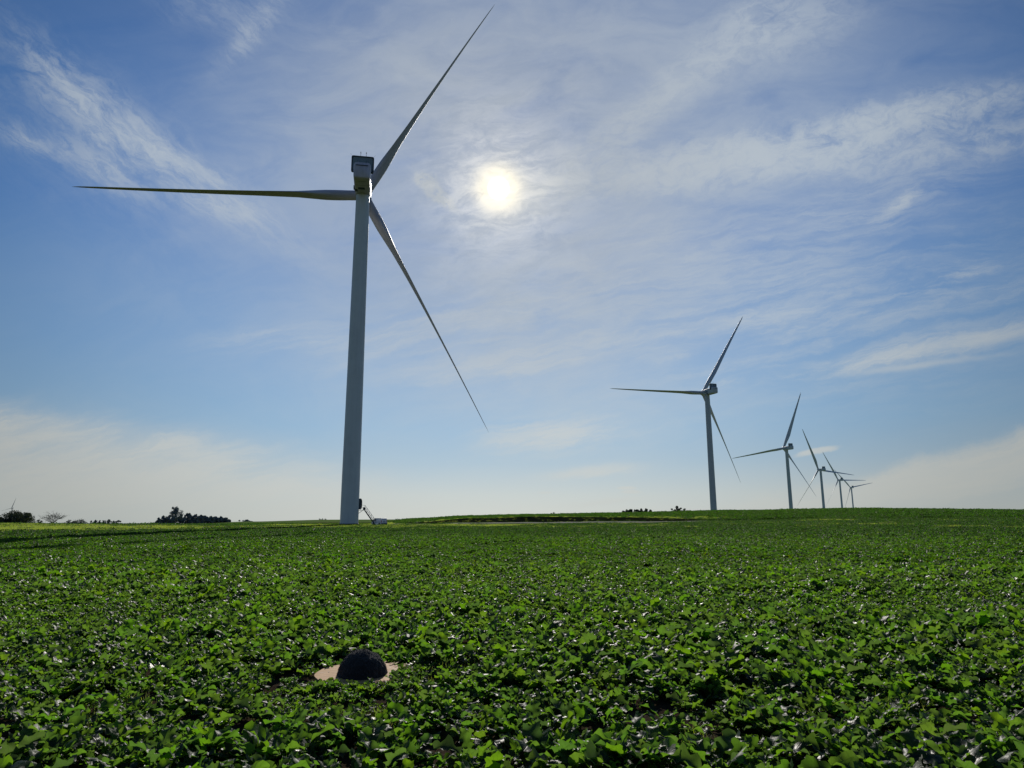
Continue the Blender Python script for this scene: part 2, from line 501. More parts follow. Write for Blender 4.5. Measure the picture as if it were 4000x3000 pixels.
# gravel pad round the tower and under the van
V2, F2 = [], []
for k in range(64):
    a = 2 * math.pi * k / 64
    V2.append((k, a))
pc = Vector((-37, 180))
ring = []
for s_ in (0, .35, .7, 1):
    for k in range(64):
        a = 2 * math.pi * k / 64
        rx = 13 + 2 * math.sin(3 * a + 1); ry = 13 + 1.2 * math.sin(2 * a)
        x, y = pc.x + math.cos(a) * rx * s_, pc.y + math.sin(a) * ry * s_
        ring.append((x, y, hz(x, y) + .03))
F2 = [(i * 64 + k, i * 64 + (k + 1) % 64, (i + 1) * 64 + (k + 1) % 64, (i + 1) * 64 + k) for i in range(1, 3) for k in range(64)] + [tuple(64 + k for k in range(64))]
pad = link('pavement', mesh_from('pavement', ring, F2, True), m)
tag(pad, kind='structure')

# ------------------------------------------------------------------ plants
def leaf_material(name, front, trans, rough=.42, yellow=0.0, spec=.5, tmix=.5, hue=.485):
    m, n, bs, mo = material(name)
    info = n.node('ShaderNodeObjectInfo')
    rnd = info.outputs['Random']
    uvn = n.node('ShaderNodeUVMap'); sepu = n.node('ShaderNodeSeparateXYZ'); n.put(sepu.inputs[0], uvn.outputs[0])
    u, v = sepu.outputs[0], sepu.outputs[1]
    geo = n.node('ShaderNodeNewGeometry')
    isl = geo.outputs['Random Per Island']
    au = n.m('ABSOLUTE', n.m('SUBTRACT', u, .5))
    mid = n.m('SUBTRACT', 1.0, n.sstep(au, .0, .05))
    ph = n.m('MULTIPLY_ADD', au, -14.0, n.m('MULTIPLY', v, 44.0))
    side = n.m('MULTIPLY', n.sstep(n.m('SINE', ph), .78, 1.0), .55)
    vein = n.m('MAXIMUM', mid, side)
    hs = n.node('ShaderNodeHueSaturation')
    n.put(hs.inputs['Hue'], n.m('SUBTRACT', n.m('MULTIPLY_ADD', rnd, .03, .485), n.m('MULTIPLY', n.sstep(isl, .965, .99), .07)))
    n.put(hs.inputs['Saturation'], n.m('MULTIPLY_ADD', isl, .25, .82))
    n.put(hs.inputs['Value'], n.m('MULTIPLY_ADD', isl, .9, .55))
    hs.inputs['Color'].default_value = (*trans, 1)
    tcol = n.mix(n.m('MULTIPLY', vein, .5), hs.outputs[0], (trans[0] * .45, trans[1] * .5, trans[2] * .5, 1))
    blot = n.noise(geo.outputs['Position'], 26, 3, .6)
    tcol = n.mix(n.m('MULTIPLY', n.sstep(blot, .35, .75), .35), tcol, (trans[0] * .5, trans[1] * .6, trans[2] * .4, 1))
    hs2 = n.node('ShaderNodeHueSaturation')
    n.put(hs2.inputs['Value'], n.m('MULTIPLY_ADD', isl, .8, .6)); hs2.inputs['Color'].default_value = (*front, 1)
    fcol = n.mix(n.m('MULTIPLY', vein, .4), hs2.outputs[0], (front[0] * 2.4, front[1] * 2, front[2] * 2.2, 1))
    n.put(bs.inputs['Base Color'], fcol)
    n.put(bs.inputs['Roughness'], n.m('MULTIPLY_ADD', isl, .2, rough - .08)); bs.inputs['Specular IOR Level'].default_value = spec
    tr = n.node('ShaderNodeBsdfTranslucent'); n.put(tr.inputs[0], tcol)
    mx = n.node('ShaderNodeMixShader'); mx.inputs[0].default_value = tmix
    n.l.new(bs.outputs[0], mx.inputs[1]); n.l.new(tr.outputs[0], mx.inputs[2]); n.l.new(mx.outputs[0], mo.inputs[0])
    bp = n.node('ShaderNodeBump'); bp.inputs['Strength'].default_value = .5; bp.inputs['Distance'].default_value = .004
    n.put(bp.inputs['Height'], n.m('ADD', n.noise(geo.outputs['Position'], 60, 4, .6), vein)); n.put(bs.inputs['Normal'], bp.outputs[0])
    return m


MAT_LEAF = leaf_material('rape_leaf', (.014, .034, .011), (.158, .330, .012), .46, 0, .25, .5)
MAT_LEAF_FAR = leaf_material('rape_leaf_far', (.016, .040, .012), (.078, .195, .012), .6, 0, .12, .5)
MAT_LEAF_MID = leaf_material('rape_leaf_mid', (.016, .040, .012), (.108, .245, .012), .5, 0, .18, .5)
MAT_WEED = leaf_material('weed_leaf', (.08, .12, .02), (.44, .56, .05), .55, 0, .3, .55)
m, n, bs, mo = material('straw'); bs.inputs['Base Color'].default_value = (.30, .23, .13, 1); bs.inputs['Roughness'].default_value = .6
MAT_STRAW = m
m, n, bs, mo = material('stem'); bs.inputs['Base Color'].default_value = (.10, .16, .04, 1); bs.inputs['Roughness'].default_value = .5
MAT_STEM = m


def leaf_geo(L, Wd, nu, nv, rnd, droop, lift, az, base, roll=0.0, lob=True):
    """one broad wavy-edged leaf; returns verts, faces, uvs"""
    V, Fc, UV = [], [], []
    ph = [rnd.uniform(0, 6.28) for _ in range(6)]
    nl = rnd.choice((2, 3, 3))
    ca, sa = math.cos(az), math.sin(az)
    x, z, th = 0.0, 0.0, lift
    spine = []
    ds = L / nv
    for j in range(nv + 1):
        spine.append((x, z, th))
        x += math.cos(th) * ds; z += math.sin(th) * ds
        th -= droop / nv * (.5 + 1.2 * j / nv)
    pet = .20
    for j in range(nv + 1):
        t = j / nv
        if t < pet: wd = .05 + .06 * t / pet
        else:
            s = (t - pet) / (1 - pet)
            wd = (math.sin(math.pi * min(1, s * .93 + .07)) ** .6) * (.62 + .38 * math.sin(s * 2.2)) * (1.05 - .25 * s)
            if j == nv: wd = .12
        x, z, th = spine[j]
        for i in range(nu + 1):
            u = (i / nu) * 2 - 1
            w_ = wd
            if lob and t > pet and abs(u) > .6:
                lb = math.sin(t * 6.28 * nl * 1.15 + ph[0 if u > 0 else 1])
                w_ *= 1 + .34 * (abs(lb) ** .5 * (1 if lb > 0 else -1)) * (1.35 - t * .7) * (abs(u) - .1) + .17 * math.sin(t * 47 + ph[2])
            yy = u * w_ * Wd * .5
            cup = abs(u) ** 1.6 * Wd * .16 * (1 if ph[3] > 2 else -.6)
            rip = .10 * Wd * abs(u) * math.sin(t * 17 + ph[4] + (1.7 if u > 0 else 0)) * (t > pet)
            dn = cup * (t > pet * .7) + rip
            px_, pz_ = x - math.sin(th) * dn, z + math.cos(th) * dn
            cr, sr = math.cos(roll * t), math.sin(roll * t)
            y2 = yy * cr; pz_ += yy * sr
            V.append((base[0] + px_ * ca - y2 * sa, base[1] + px_ * sa + y2 * ca, base[2] + pz_))
            UV.append((i / nu, t))
    for j in range(nv):
        for i in range(nu):
            b = j * (nu + 1) + i
            Fc.append((b, b + 1, b + nu + 2, b + nu + 1))
    return V, Fc, UV


def plant_mesh(name, seed, nleaf, nu, nv, size=1.0, spread=.05, mat=None, patch=0.0, lmin=.10, lmax=.20):
    rnd = random.Random(seed)
    V, Fc, UV = [], [], []
    for k in range(nleaf):
        az = k * 2.4 + rnd.uniform(-.5, .5)
        inner = rnd.random()
        L = rnd.uniform(lmin, lmax) * (1 - .3 * inner) * size * 1.25
        Wd = L * rnd.uniform(.50, .72)
        lift = rnd.uniform(.42, .98) + inner * .4
        droop = rnd.uniform(.6, 1.7)
        if patch:
            bx, by = rnd.uniform(-patch, patch), rnd.uniform(-patch, patch)
        else:
            bx, by = math.cos(az) * spread * .4, math.sin(az) * spread * .4
        v, f, uv = leaf_geo(L, Wd, nu, nv, rnd, droop, lift, az, (bx, by, rnd.uniform(0.0, .08) * size), rnd.uniform(-.7, .7))
        b = len(V); V += v; UV += uv; Fc += [tuple(i + b for i in q) for q in f]
    me = bpy.data.meshes.new(name)
    me.from_pydata(V, [], Fc)
    uvl = me.uv_layers.new(name='UVMap')
    idx = np.empty(len(me.loops), dtype=np.int32); me.loops.foreach_get('vertex_index', idx)
    uvl.data.foreach_set('uv', np.array(UV)[idx].ravel())
    me.polygons.foreach_set('use_smooth', [True] * len(me.polygons))
    me.materials.append(mat or MAT_LEAF)
    return me


def grass_mesh(name, seed, nblade, h, spread, mat, extra_straw=0):
    rnd = random.Random(seed)
    V, Fc, UV, mi = [], [], [], []
    for k in range(nblade):
        a = rnd.uniform(0, 6.28); rr = spread * math.sqrt(rnd.random())
        bx, by = rr * math.cos(a), rr * math.sin(a)
        lean = rnd.uniform(.1, .9); az = rnd.uniform(0, 6.28); L = h * rnd.uniform(.5, 1.1); wd = h * rnd.uniform(.018, .035)
        b = len(V); x = z = 0; th = math.pi / 2 - lean * .4
        for j in range(4):
            ww = wd * (1 - j / 3.3)
            for s_ in (-1, 1):
                V.append((bx + x * math.cos(az) - s_ * ww * math.sin(az), by + x * math.sin(az) + s_ * ww * math.cos(az), z)); UV.append(((s_ + 1) / 2, j / 3))
            x += math.cos(th) * L / 3; z += math.sin(th) * L / 3; th -= lean * .8
        for j in range(3): Fc.append((b + 2 * j, b + 2 * j + 1, b + 2 * j + 3, b + 2 * j + 2)); mi.append(0)
    for k in range(extra_straw):
        a = rnd.uniform(0, 6.28); c0 = Vector((rnd.uniform(-spread, spread), rnd.uniform(-spread, spread), rnd.uniform(.01, .04)))
        d = Vector((math.cos(a), math.sin(a), rnd.uniform(-.1, .35))) * rnd.uniform(.04, .14)
        p = Vector((-math.sin(a), math.cos(a), 0)) * .002; q = Vector((0, 0, .002))
        b = len(V)
        for e in (c0, c0 + d):
            for o_ in (p, q, -p): V.append(tuple(e + o_)); UV.append((.5, .5))
        Fc += [(b, b + 1, b + 4, b + 3), (b + 1, b + 2, b + 5, b + 4)]; mi += [1, 1]
    me = bpy.data.meshes.new(name); me.from_pydata(V, [], Fc)
    uvl = me.uv_layers.new(name='UVMap')
    idx = np.empty(len(me.loops), dtype=np.int32); me.loops.foreach_get('vertex_index', idx)
    uvl.data.foreach_set('uv', np.array(UV)[idx].ravel())
    me.materials.append(mat); me.materials.append(MAT_STRAW)
    me.polygons.foreach_set('material_index', mi)
    return me


def scatter(name, protos, P, rot, scl, idx, label, cat):
    """one stuff object: points carrying rotation, scale and variant, instanced by geometry nodes"""
    colp = bpy.data.collections.new(name + '_kinds')
    for k, me in enumerate(protos):
        o = bpy.data.objects.new('%s_%02d' % (name, k), me); colp.objects.link(o)
    me = bpy.data.meshes.new(name)
    me.vertices.add(len(P)); me.vertices.foreach_set('co', np.asarray(P, np.float32).ravel())
    a = me.attributes.new('rot', 'FLOAT_VECTOR', 'POINT'); a.data.foreach_set('vector', np.asarray(rot, np.float32).ravel())
    a = me.attributes.new('scl', 'FLOAT', 'POINT'); a.data.foreach_set('value', np.asarray(scl, np.float32))
    a = me.attributes.new('kindi', 'INT', 'POINT'); a.data.foreach_set('value', np.asarray(idx, np.int32))
    o = link(name, me)
    tag(o, label, cat, kind='stuff')
    ng = bpy.data.node_groups.new(name, 'GeometryNodeTree')
    ng.interface.new_socket('Geometry', in_out='INPUT', socket_type='NodeSocketGeometry')
    ng.interface.new_socket('Geometry', in_out='OUTPUT', socket_type='NodeSocketGeometry')
    gi = ng.nodes.new('NodeGroupInput'); go = ng.nodes.new('NodeGroupOutput')
    ip = ng.nodes.new('GeometryNodeInstanceOnPoints'); ci = ng.nodes.new('GeometryNodeCollectionInfo')
    ci.inputs['Collection'].default_value = colp; ci.inputs['Separate Children'].default_value = True; ci.inputs['Reset Children'].default_value = True
    ip.inputs['Pick Instance'].default_value = True

    def attr(nm, ty):
        q = ng.nodes.new('GeometryNodeInputNamedAttribute'); q.data_type = ty; q.inputs['Name'].default_value = nm; return q.outputs[0]
    er = ng.nodes.new('FunctionNodeEulerToRotation')
    L = ng.links
    L.new(gi.outputs[0], ip.inputs['Points']); L.new(ci.outputs[0], ip.inputs['Instance'])
    L.new(attr('kindi', 'INT'), ip.inputs['Instance Index'])
    L.new(attr('rot', 'FLOAT_VECTOR'), er.inputs[0]); L.new(er.outputs[0], ip.inputs['Rotation'])
    L.new(attr('scl', 'FLOAT'), ip.inputs['Scale'])
    L.new(ip.outputs[0], go.inputs[0])
    md = o.modifiers.new('scatter', 'NODES'); md.node_group = ng
    return o


def sector(r0, r1, a0, a1, dens):
    area = math.radians(a1 - a0) * (r1 * r1 - r0 * r0) / 2
    n_ = int(area * dens)
    rr = np.sqrt(rng.uniform(r0 * r0, r1 * r1, n_)); aa = np.radians(rng.uniform(a0, a1, n_))
    return rr * np.sin(aa), rr * np.cos(aa)


BOARD = Vector((-1.66, 7.93))       # middle of the plywood board

hi = [plant_mesh('rape_plant', 100 + k, 12 + k % 5, 6, 16, 1.04, spread=.12) for k in range(14)]
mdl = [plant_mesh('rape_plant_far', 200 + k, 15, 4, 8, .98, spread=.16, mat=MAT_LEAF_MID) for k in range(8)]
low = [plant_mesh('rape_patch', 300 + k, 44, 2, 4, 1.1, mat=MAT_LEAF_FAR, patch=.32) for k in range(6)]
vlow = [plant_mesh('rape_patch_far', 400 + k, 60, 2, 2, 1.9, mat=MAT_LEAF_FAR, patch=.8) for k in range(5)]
protos = hi + mdl + low + vlow
PX, PY, PI, PS = [], [], [], []


def add_crop(r0, r1, a0, a1, dens, i0, i1, s0, s1, f0=0, f1=0):
    x, y = sector(r0, r1, a0, a1, dens)
    r, px, mead, bank, far, road = zones(x, y)
    fade = np.ones(len(x))                       # neighbouring belts mix over a few metres
    if f0: fade *= np.clip((r - r0) / f0, 0, 1)
    if f1: fade *= np.clip((r1 - r) / f1, 0, 1)
    mead = np.maximum(mead, 0)
    pre = rng.random(len(x)) < fade
    x, y, r, px, mead, bank, far, road = (q[pre] for q in (x, y, r, px, mead, bank, far, road))
    keep = rng.random(len(x)) > np.maximum.reduce([mead * 1.1, bank, far, road])
    gap = fbm(x, y, .9, 21)
    gp2 = np.clip(.5 + 1.6 * (fbm(x * .45, y, .30, 22) - .5), 0, 1)
    th = np.where(r < 14, .13, .17)
    keep &= (r < 30) | (rng.random(len(x)) < .38 + 1.3 * gp2)
    keep &= (gap > th) | (rng.random(len(x)) < .25)
    keep &= (np.hypot((x - BOARD.x), (y - BOARD.y) * 1.0) > .55) & ~((np.abs(x - BOARD.x + .03) < .42) & (y < BOARD.y) & (y > BOARD.y - .52))
    # thin spots near the board and at the lower edge of the view, as in the photograph
    for cx, cy, sx, sy in ((-1.0, 7.0, .55, .28), (-.75, 8.2, .3, .25), (1.35, 5.55, .5, .22), (-1.15, 6.3, .35, .2), (-3.6, 6.0, .3, .2)):
        keep &= (((x - cx) / sx / .7) ** 2 + ((y - cy) / sy / .7) ** 2 > 1) | (rng.random(len(x)) < .12)
    x, y, gp2 = x[keep], y[keep], gp2[keep]
    PX.append(x); PY.append(y); PI.append(rng.integers(i0, i1, len(x)))
    db = np.hypot(x - BOARD.x, (y - BOARD.y + .35) * .8)          # the plants round the board were trodden down
    PS.append(rng.uniform(s0, s1, len(x)) * (.62 + .66 * gp2) * np.clip(.60 + (db - .75) * 1.0, .60, 1))


def add_small():
    x = np.concatenate([rng.uniform(BOARD.x - .6, BOARD.x + .75, 34), rng.uniform(BOARD.x + .42, BOARD.x + .7, 7)])
    y = np.concatenate([rng.uniform(BOARD.y - .78, BOARD.y - .52, 34), rng.uniform(BOARD.y - .3, BOARD.y + .1, 7)])
    PX.append(x); PY.append(y); PI.append(rng.integers(0, len(hi), len(x))); PS.append(rng.uniform(.48, .75, len(x)))


add_small()
H0, H1, H2, H3, H4 = 0, len(hi), len(hi) + len(mdl), len(hi) + len(mdl) + len(low), len(protos)
add_crop(2.2, 27, -48, 48, 23, H0, H1, .55, 1.4, 0, 6)
add_crop(21, 78, -42, 42, 15, H1, H2, .7, 1.35, 6, 30)
add_crop(48, 176, -41, 41, 4.2, H2, H3, .75, 1.2, 30, 0)
add_crop(176, 345, -10, 41, .75, H3, H4, .8, 1.15)
add_crop(176, 300, -41, -10, .8, H3, H4, .8, 1.1)
x = np.concatenate(PX); y = np.concatenate(PY); idx = np.concatenate(PI); sc_ = np.concatenate(PS)
z = height(x, y)
rot = np.stack([rng.normal(0, .12, len(x)), rng.normal(0, .12, len(x)), rng.uniform(0, 6.283, len(x))], 1)
rr_ = np.hypot(x, y)
scatter('crop_plants', protos, np.stack([x, y, z - .01 - .08 * np.clip((rr_ - 60) / 40, 0, 1)], 1), rot, sc_, idx, 'dense dark green leafy oilseed rape crop covering the whole field', 'crop')
print('crop points', len(x))

# yellow green weeds and grass
tuft = [grass_mesh('tuft', 500 + k, 26, .17, .10, MAT_WEED, 10) for k in range(5)]
wp = [plant_mesh('weed_patch', 600 + k, 30, 2, 3, 1.0, mat=MAT_WEED, patch=.35, lmin=.05, lmax=.13) for k in range(4)]
gfar = [grass_mesh('grass_patch', 700 + k, 70, .30, .6, MAT_WEED) for k in range(4)]
gx_, gy_, gi_, gs_ = [], [], [], []
x, y = sector(3, 22, -46, 46, 10)
gap = fbm(x, y, .9, 21)
kp = (gap < .31) & (np.hypot(x - BOARD.x, y - BOARD.y) > .5)
x, y = x[kp], y[kp]; gx_.append(x); gy_.append(y); gi_.append(rng.integers(0, 5, len(x))); gs_.append(rng.uniform(.5, 1.0, len(x)))
for cx, cy, sx, sy, k in ((-1.0, 7.0, .40, .2, 9), (-.75, 8.2, .25, .2, 7), (1.35, 5.55, .4, .2, 12), (-1.15, 6.3, .3, .2, 9), (-3.6, 6.0, .3, .2, 8)):
    gx_.append(rng.normal(cx, sx * .5, k)); gy_.append(rng.normal(cy, sy * .5, k)); gi_.append(rng.integers(0, 5, k)); gs_.append(rng.uniform(.5, 1.1, k))
x, y = sector(60, 265, -41, 41, 3.0)
r, px, mead, bank, far, road = zones(x, y)
kp = (rng.random(len(x)) < mead * np.where(r > 176, .35, .9) + bank * .12) & (road < .3) & (np.hypot(x + 37, y - 180) > 14)
x, y = x[kp], y[kp]; gx_.append(x); gy_.append(y); gi_.append(rng.integers(5, 13, len(x))); gs_.append(rng.uniform(.6, 1.1, len(x)) * np.where(bank[kp] > .5, .9, 1))
x = np.concatenate(gx_); y = np.concatenate(gy_)
z = height(x, y)
rot = np.stack([rng.normal(0, .08, len(x)), rng.normal(0, .08, len(x)), rng.uniform(0, 6.283, len(x))], 1)
scatter('meadow_grass', tuft + wp + gfar, np.stack([x, y, z - .01], 1), rot, np.concatenate(gs_), np.concatenate(gi_),
        'low yellow green grass and weeds in strips along the far edge of the crop', 'grass')
print('grass points', len(x))

# ------------------------------------------------------------------ wind turbines
def paint(name, col, rough=.35, dirt=.12, haze=0.0):
    m, n, bs, mo = material(name)
    tcn = n.node('ShaderNodeTexCoord')
    geo = n.node('ShaderNodeNewGeometry')
    mp = n.node('ShaderNodeMapping'); mp.inputs['Scale'].default_value = (1.2, 1.2, .05); n.put(mp.inputs[0], tcn.outputs['Object'])
    st = n.noise(mp.outputs[0], 1.6, 6, .6)
    bl = n.noise(tcn.outputs['Object'], .35, 5, .6)
    k = n.m('SUBTRACT', 1.0, n.m('MULTIPLY', n.sstep(n.m('MULTIPLY', n.m('ADD', st, bl), .5), .42, .68), dirt))
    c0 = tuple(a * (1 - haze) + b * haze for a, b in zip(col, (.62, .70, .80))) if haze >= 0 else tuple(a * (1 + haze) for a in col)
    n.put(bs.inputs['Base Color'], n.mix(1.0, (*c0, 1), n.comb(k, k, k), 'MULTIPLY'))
    n.put(bs.inputs['Roughness'], n.m('MULTIPLY_ADD', bl, .2, rough - .1))
    bs.inputs['Specular IOR Level'].default_value = .28
    return m


MAT_TW = paint('tower_paint', (.61, .61, .61), .42)
MAT_BL = paint('blade_paint', (.44, .415, .455), .62, .18)
MAT_NC = paint('nacelle_paint', (.52, .475, .55), .42, .22)
MAT_DK = paint('dark_panel', (.035, .05, .06), .45)
MAT_CP = paint('cooler_grille', (.20, .24, .27), .6)
MAT_FL = paint('base_flange', (.04, .045, .05), .6)
m, n, bs, mo = material('logo_blue'); bs.inputs['Base Color'].default_value = (.012, .03, .13, 1); bs.inputs['Roughness'].default_value = .5
MAT_LG = m
m, n, bs, mo = material('galvanised_steel'); bs.inputs['Metallic'].default_value = .6
geo = n.node('ShaderNodeNewGeometry')
n.put(bs.inputs['Base Color'], n.ramp(n.noise(geo.outputs['Position'], 6, 4), [(.3, (.22, .23, .24)), (.7, (.42, .43, .44))])); bs.inputs['Roughness'].default_value = .45
MAT_ST = m
m, n, bs, mo = material('red_lens'); bs.inputs['Base Color'].default_value = (.4, .02, .02, 1); bs.inputs['Roughness'].default_value = .2
MAT_RD = m


def rev(profile, n=48):
    """profile of (radius, z) -> surface of revolution about Z"""
    V, Fc = [], []
    for rr, zz in profile:
        for k in range(n):
            a = 2 * math.pi * k / n; V.append((rr * math.cos(a), rr * math.sin(a), zz))
    for j in range(len(profile) - 1):
        for k in range(n):
            Fc.append((j * n + k, j * n + (k + 1) % n, (j + 1) * n + (k + 1) % n, (j + 1) * n + k))
    return V, Fc


def blade_mesh():
    n, st = 28, 46
    V, Fc = [], []
    Rr_ = 66.7
    for j in range(st + 1):
        s = (j / st) ** 1.05
        r_ = s * Rr_
        chord = np.interp(s, [0, .04, .09, .15, .22, .35, .55, .75, .9, .965, .99, 1], [2.5, 2.5, 2.95, 3.75, 4.05, 3.4, 2.45, 1.7, 1.15, .75, .42, .10])
        thick = np.interp(s, [0, .04, .09, .15, .22, .35, .55, .75, 1], [1, 1, .74, .50, .37, .27, .22, .19, .17])
        rnd_ = np.interp(s, [0, .035, .15, .22], [1, 1, .25, 0])
        tw = -R_(np.interp(s, [0, .15, .3, .6, 1], [14, 13, 7, 2, 0]))
        pre = -.4 * s + 1.4 * s * s
        for k in range(n):
            a = 2 * math.pi * k / n
            xx = (1 - math.cos(a)) / 2                      # 0 leading edge .. 1 trailing edge
            yt = 5 * thick * (.2969 * math.sqrt(max(xx, 0)) - .126 * xx - .3516 * xx ** 2 + .2843 * xx ** 3 - .1036 * xx ** 4)
            cam_ = .04 * (1 - (2 * xx - 1) ** 2)
            ax, ay = (xx - .32), math.copysign(yt, math.sin(a)) * (1 if math.sin(a) < 0 else .85) + cam_
            cx_, cy_ = -.5 * math.cos(a), .5 * math.sin(a)
            X_ = (ax * (1 - rnd_) + cx_ * rnd_) * chord; Y_ = (ay * (1 - rnd_) + cy_ * rnd_) * chord
            x2 = X_ * math.cos(tw) - Y_ * math.sin(tw); y2 = X_ * math.sin(tw) + Y_ * math.cos(tw)
            V.append((x2, y2 + pre, r_ * 1.016 + 1.35))
    for j in range(st):
        for k in range(n):
            Fc.append((j * n + k, j * n + (k + 1) % n, (j + 1) * n + (k + 1) % n, (j + 1) * n + k))
    Fc.append(tuple(range(st * n, st * n + n)))
    return mesh_from('blade', V, Fc, True)


def nacelle_mesh():
    """lofted rounded box, front at +Y"""
    V, Fc = [], []
    st = [(-9.7, .86, .90, .1), (-9.55, .95, .96, .05), (-9.2, 1, 1, 0), (-6, 1, 1, 0), (-2, .99, .98, 0), (1.2, .93, .90, .05), (2.1, .80, .78, .1), (2.5, .72, .70, .12)]
    n = 40
    for y, sx, sz, dz_ in st:
        for k in range(n):
            a = 2 * math.pi * (k + .5) / n
            e = .26
            cx_ = math.copysign(abs(math.cos(a)) ** e, math.cos(a)); sz_ = math.copysign(abs(math.sin(a)) ** e, math.sin(a))
            w_ = 2.02 * sx
            if sz_ < 0: w_ *= .97
            V.append((cx_ * w_, y, .05 + sz_ * 2.05 * sz + dz_))
    for j in range(len(st) - 1):
        for k in range(n):
            Fc.append((j * n + k, (j + 1) * n + k, (j + 1) * n + (k + 1) % n, j * n + (k + 1) % n))
    Fc.append(tuple(range(n))); Fc.append(tuple(range((len(st) - 1) * n + n - 1, (len(st) - 1) * n - 1, -1)))
    return mesh_from('nacelle', V, Fc, True)


BLADE = blade_mesh(); BLADE.materials.append(MAT_BL)
NAC = nacelle_mesh(); NAC.materials.append(MAT_NC)
# hub: spinner with three blade collars, +Y forward, origin in the rotor centre
V, Fc = rev([(1.0, -2.1), (1.62, -1.75), (1.8, -1.0), (1.85, 0), (1.75, .9), (1.4, 1.7), (.9, 2.25), (.4, 2.5), (.02, 2.56)], 36)
hub = MB().add([(v[0], v[2], -v[1]) for v in V], Fc)
for k in range(3):
    a = 2 * math.pi * k / 3
    d = Vector((math.sin(a), 0, math.cos(a)))
    hub.tube(d * .9, d * 1.75, 1.42, 1.36, 28)
HUB = mesh_from('hub', hub.v, hub.f, True); HUB.materials.append(MAT_NC)

# cooler on the nacelle roof
def cooler_parts():
    fr = MB()
    def rbox(w_, h_, r_, n_=5):
        pts = []
        for cx_, cz_, a0 in ((w_ / 2 - r_, h_ - r_, 0), (-w_ / 2 + r_, h_ - r_, 90), (-w_ / 2 + .35, -1.1, 180), (w_ / 2 - .35, -1.1, 270)):
            for q in range(n_ + 1):
                a = R_(a0 + 90 * q / n_); rr_ = r_ if cz_ > 0 else .35
                pts.append((cx_ + rr_ * math.cos(a), cz_ + rr_ * math.sin(a)))
        return pts
    outl = rbox(5.35, 2.75, .45)
    n = len(outl); V = []
    for y in (0.0, -.55):
        for s_ in (1.0, .90):
            for (x_, z_) in outl: V.append((x_ * s_, y, .85 + (z_ - .85) * (1 - (1 - s_) * 1.3)))
    Fc = []
    for k in range(n):
        k2 = (k + 1) % n
        Fc += [(k, k2, n + k2, n + k), (2 * n + k2, 2 * n + k, 3 * n + k, 3 * n + k2), (k, 2 * n + k, 2 * n + k2, k2), (n + k, n + k2, 3 * n + k2, 3 * n + k)]
    fr.add(V, Fc)
    for z_ in (1.95,): fr.box((0, -.3, z_), (4.9, .12, .09))
    for x_ in (-1.75, -.0, 1.75): fr.box((x_, -.28, 1.3), (.09, .14, 2.6))
    panel = MB()
    pts = [(x_ * .91, z_) for x_, z_ in outl]
    V = [(x_, -.2, .85 + (z_ - .85) * .87) for x_, z_ in pts] + [(x_, -.42, .85 + (z_ - .85) * .87) for x_, z_ in pts]
    Fc = [tuple(range(n - 1, -1, -1)), tuple(range(n, 2 * n))] + [(k, (k + 1) % n, n + (k + 1) % n, n + k) for k in range(n)]
    panel.add(V, Fc)
    return fr, panel


FR, PN = cooler_parts()
FRM = mesh_from('cooler_frame', FR.v, FR.f); FRM.materials.append(MAT_DK)
PNM = mesh_from('cooler_panel', PN.v, PN.f); PNM.materials.append(MAT_CP)
mb = MB().tube((0, -1.35, 2.0), (0, -.5, 3.6), .07, .07, 8)
STRUT = mesh_from('cooler_strut', mb.v, mb.f); STRUT.materials.append(MAT_ST)
mb = MB().tube((0, 0, 0), (0, 0, 1.15), .05, .035, 8).tube((0, 0, 1.0), (0, 0, 1.25), .10, .08, 10).tube((-.12, 0, .9), (.12, 0, .9), .03, .03, 6)
MAST = mesh_from('sensor_mast', mb.v, mb.f); MAST.materials.append(MAT_DK)
mb = MB().tube((0, 0, 0), (0, 0, .9), .02, .015, 6)
ROD = mesh_from('lightning_rod', mb.v, mb.f); ROD.materials.append(MAT_DK)
mb = MB()
mb.box((-.2, -4.3, -1.985), (1.6, 1.0, .06))
HATCH = mesh_from('service_hatch', mb.v, mb.f); HATCH.materials.append(MAT_DK)
mb = MB().box((-2.03, -2.9, -1.2), (.30, 1.0, .75))
BOXM = mesh_from('side_vent', mb.v, mb.f); BOXM.materials.append(MAT_DK)
mb = MB().box((0, -9.75, 1.25), (2.9, .12, .16))
SLOT = mesh_from('rear_vent', mb.v, mb.f); SLOT.materials.append(MAT_DK)


def lettering_mesh():
    cu = bpy.data.curves.new('lettering', 'FONT'); cu.body = 'Vestas'; cu.size = 1.5; cu.align_x = 'CENTER'; cu.align_y = 'CENTER'
    cu.extrude = .01; cu.offset = .022
    o = bpy.data.objects.new('lettering_tmp', cu); COL.objects.link(o)
    dg = bpy.context.evaluated_depsgraph_get()
    me = bpy.data.meshes.new_from_object(o.evaluated_get(dg)); me.name = 'lettering'
    bpy.data.objects.remove(o, do_unlink=True)
    me.materials.clear(); me.materials.append(MAT_LG)
    return me


LETT = lettering_mesh()


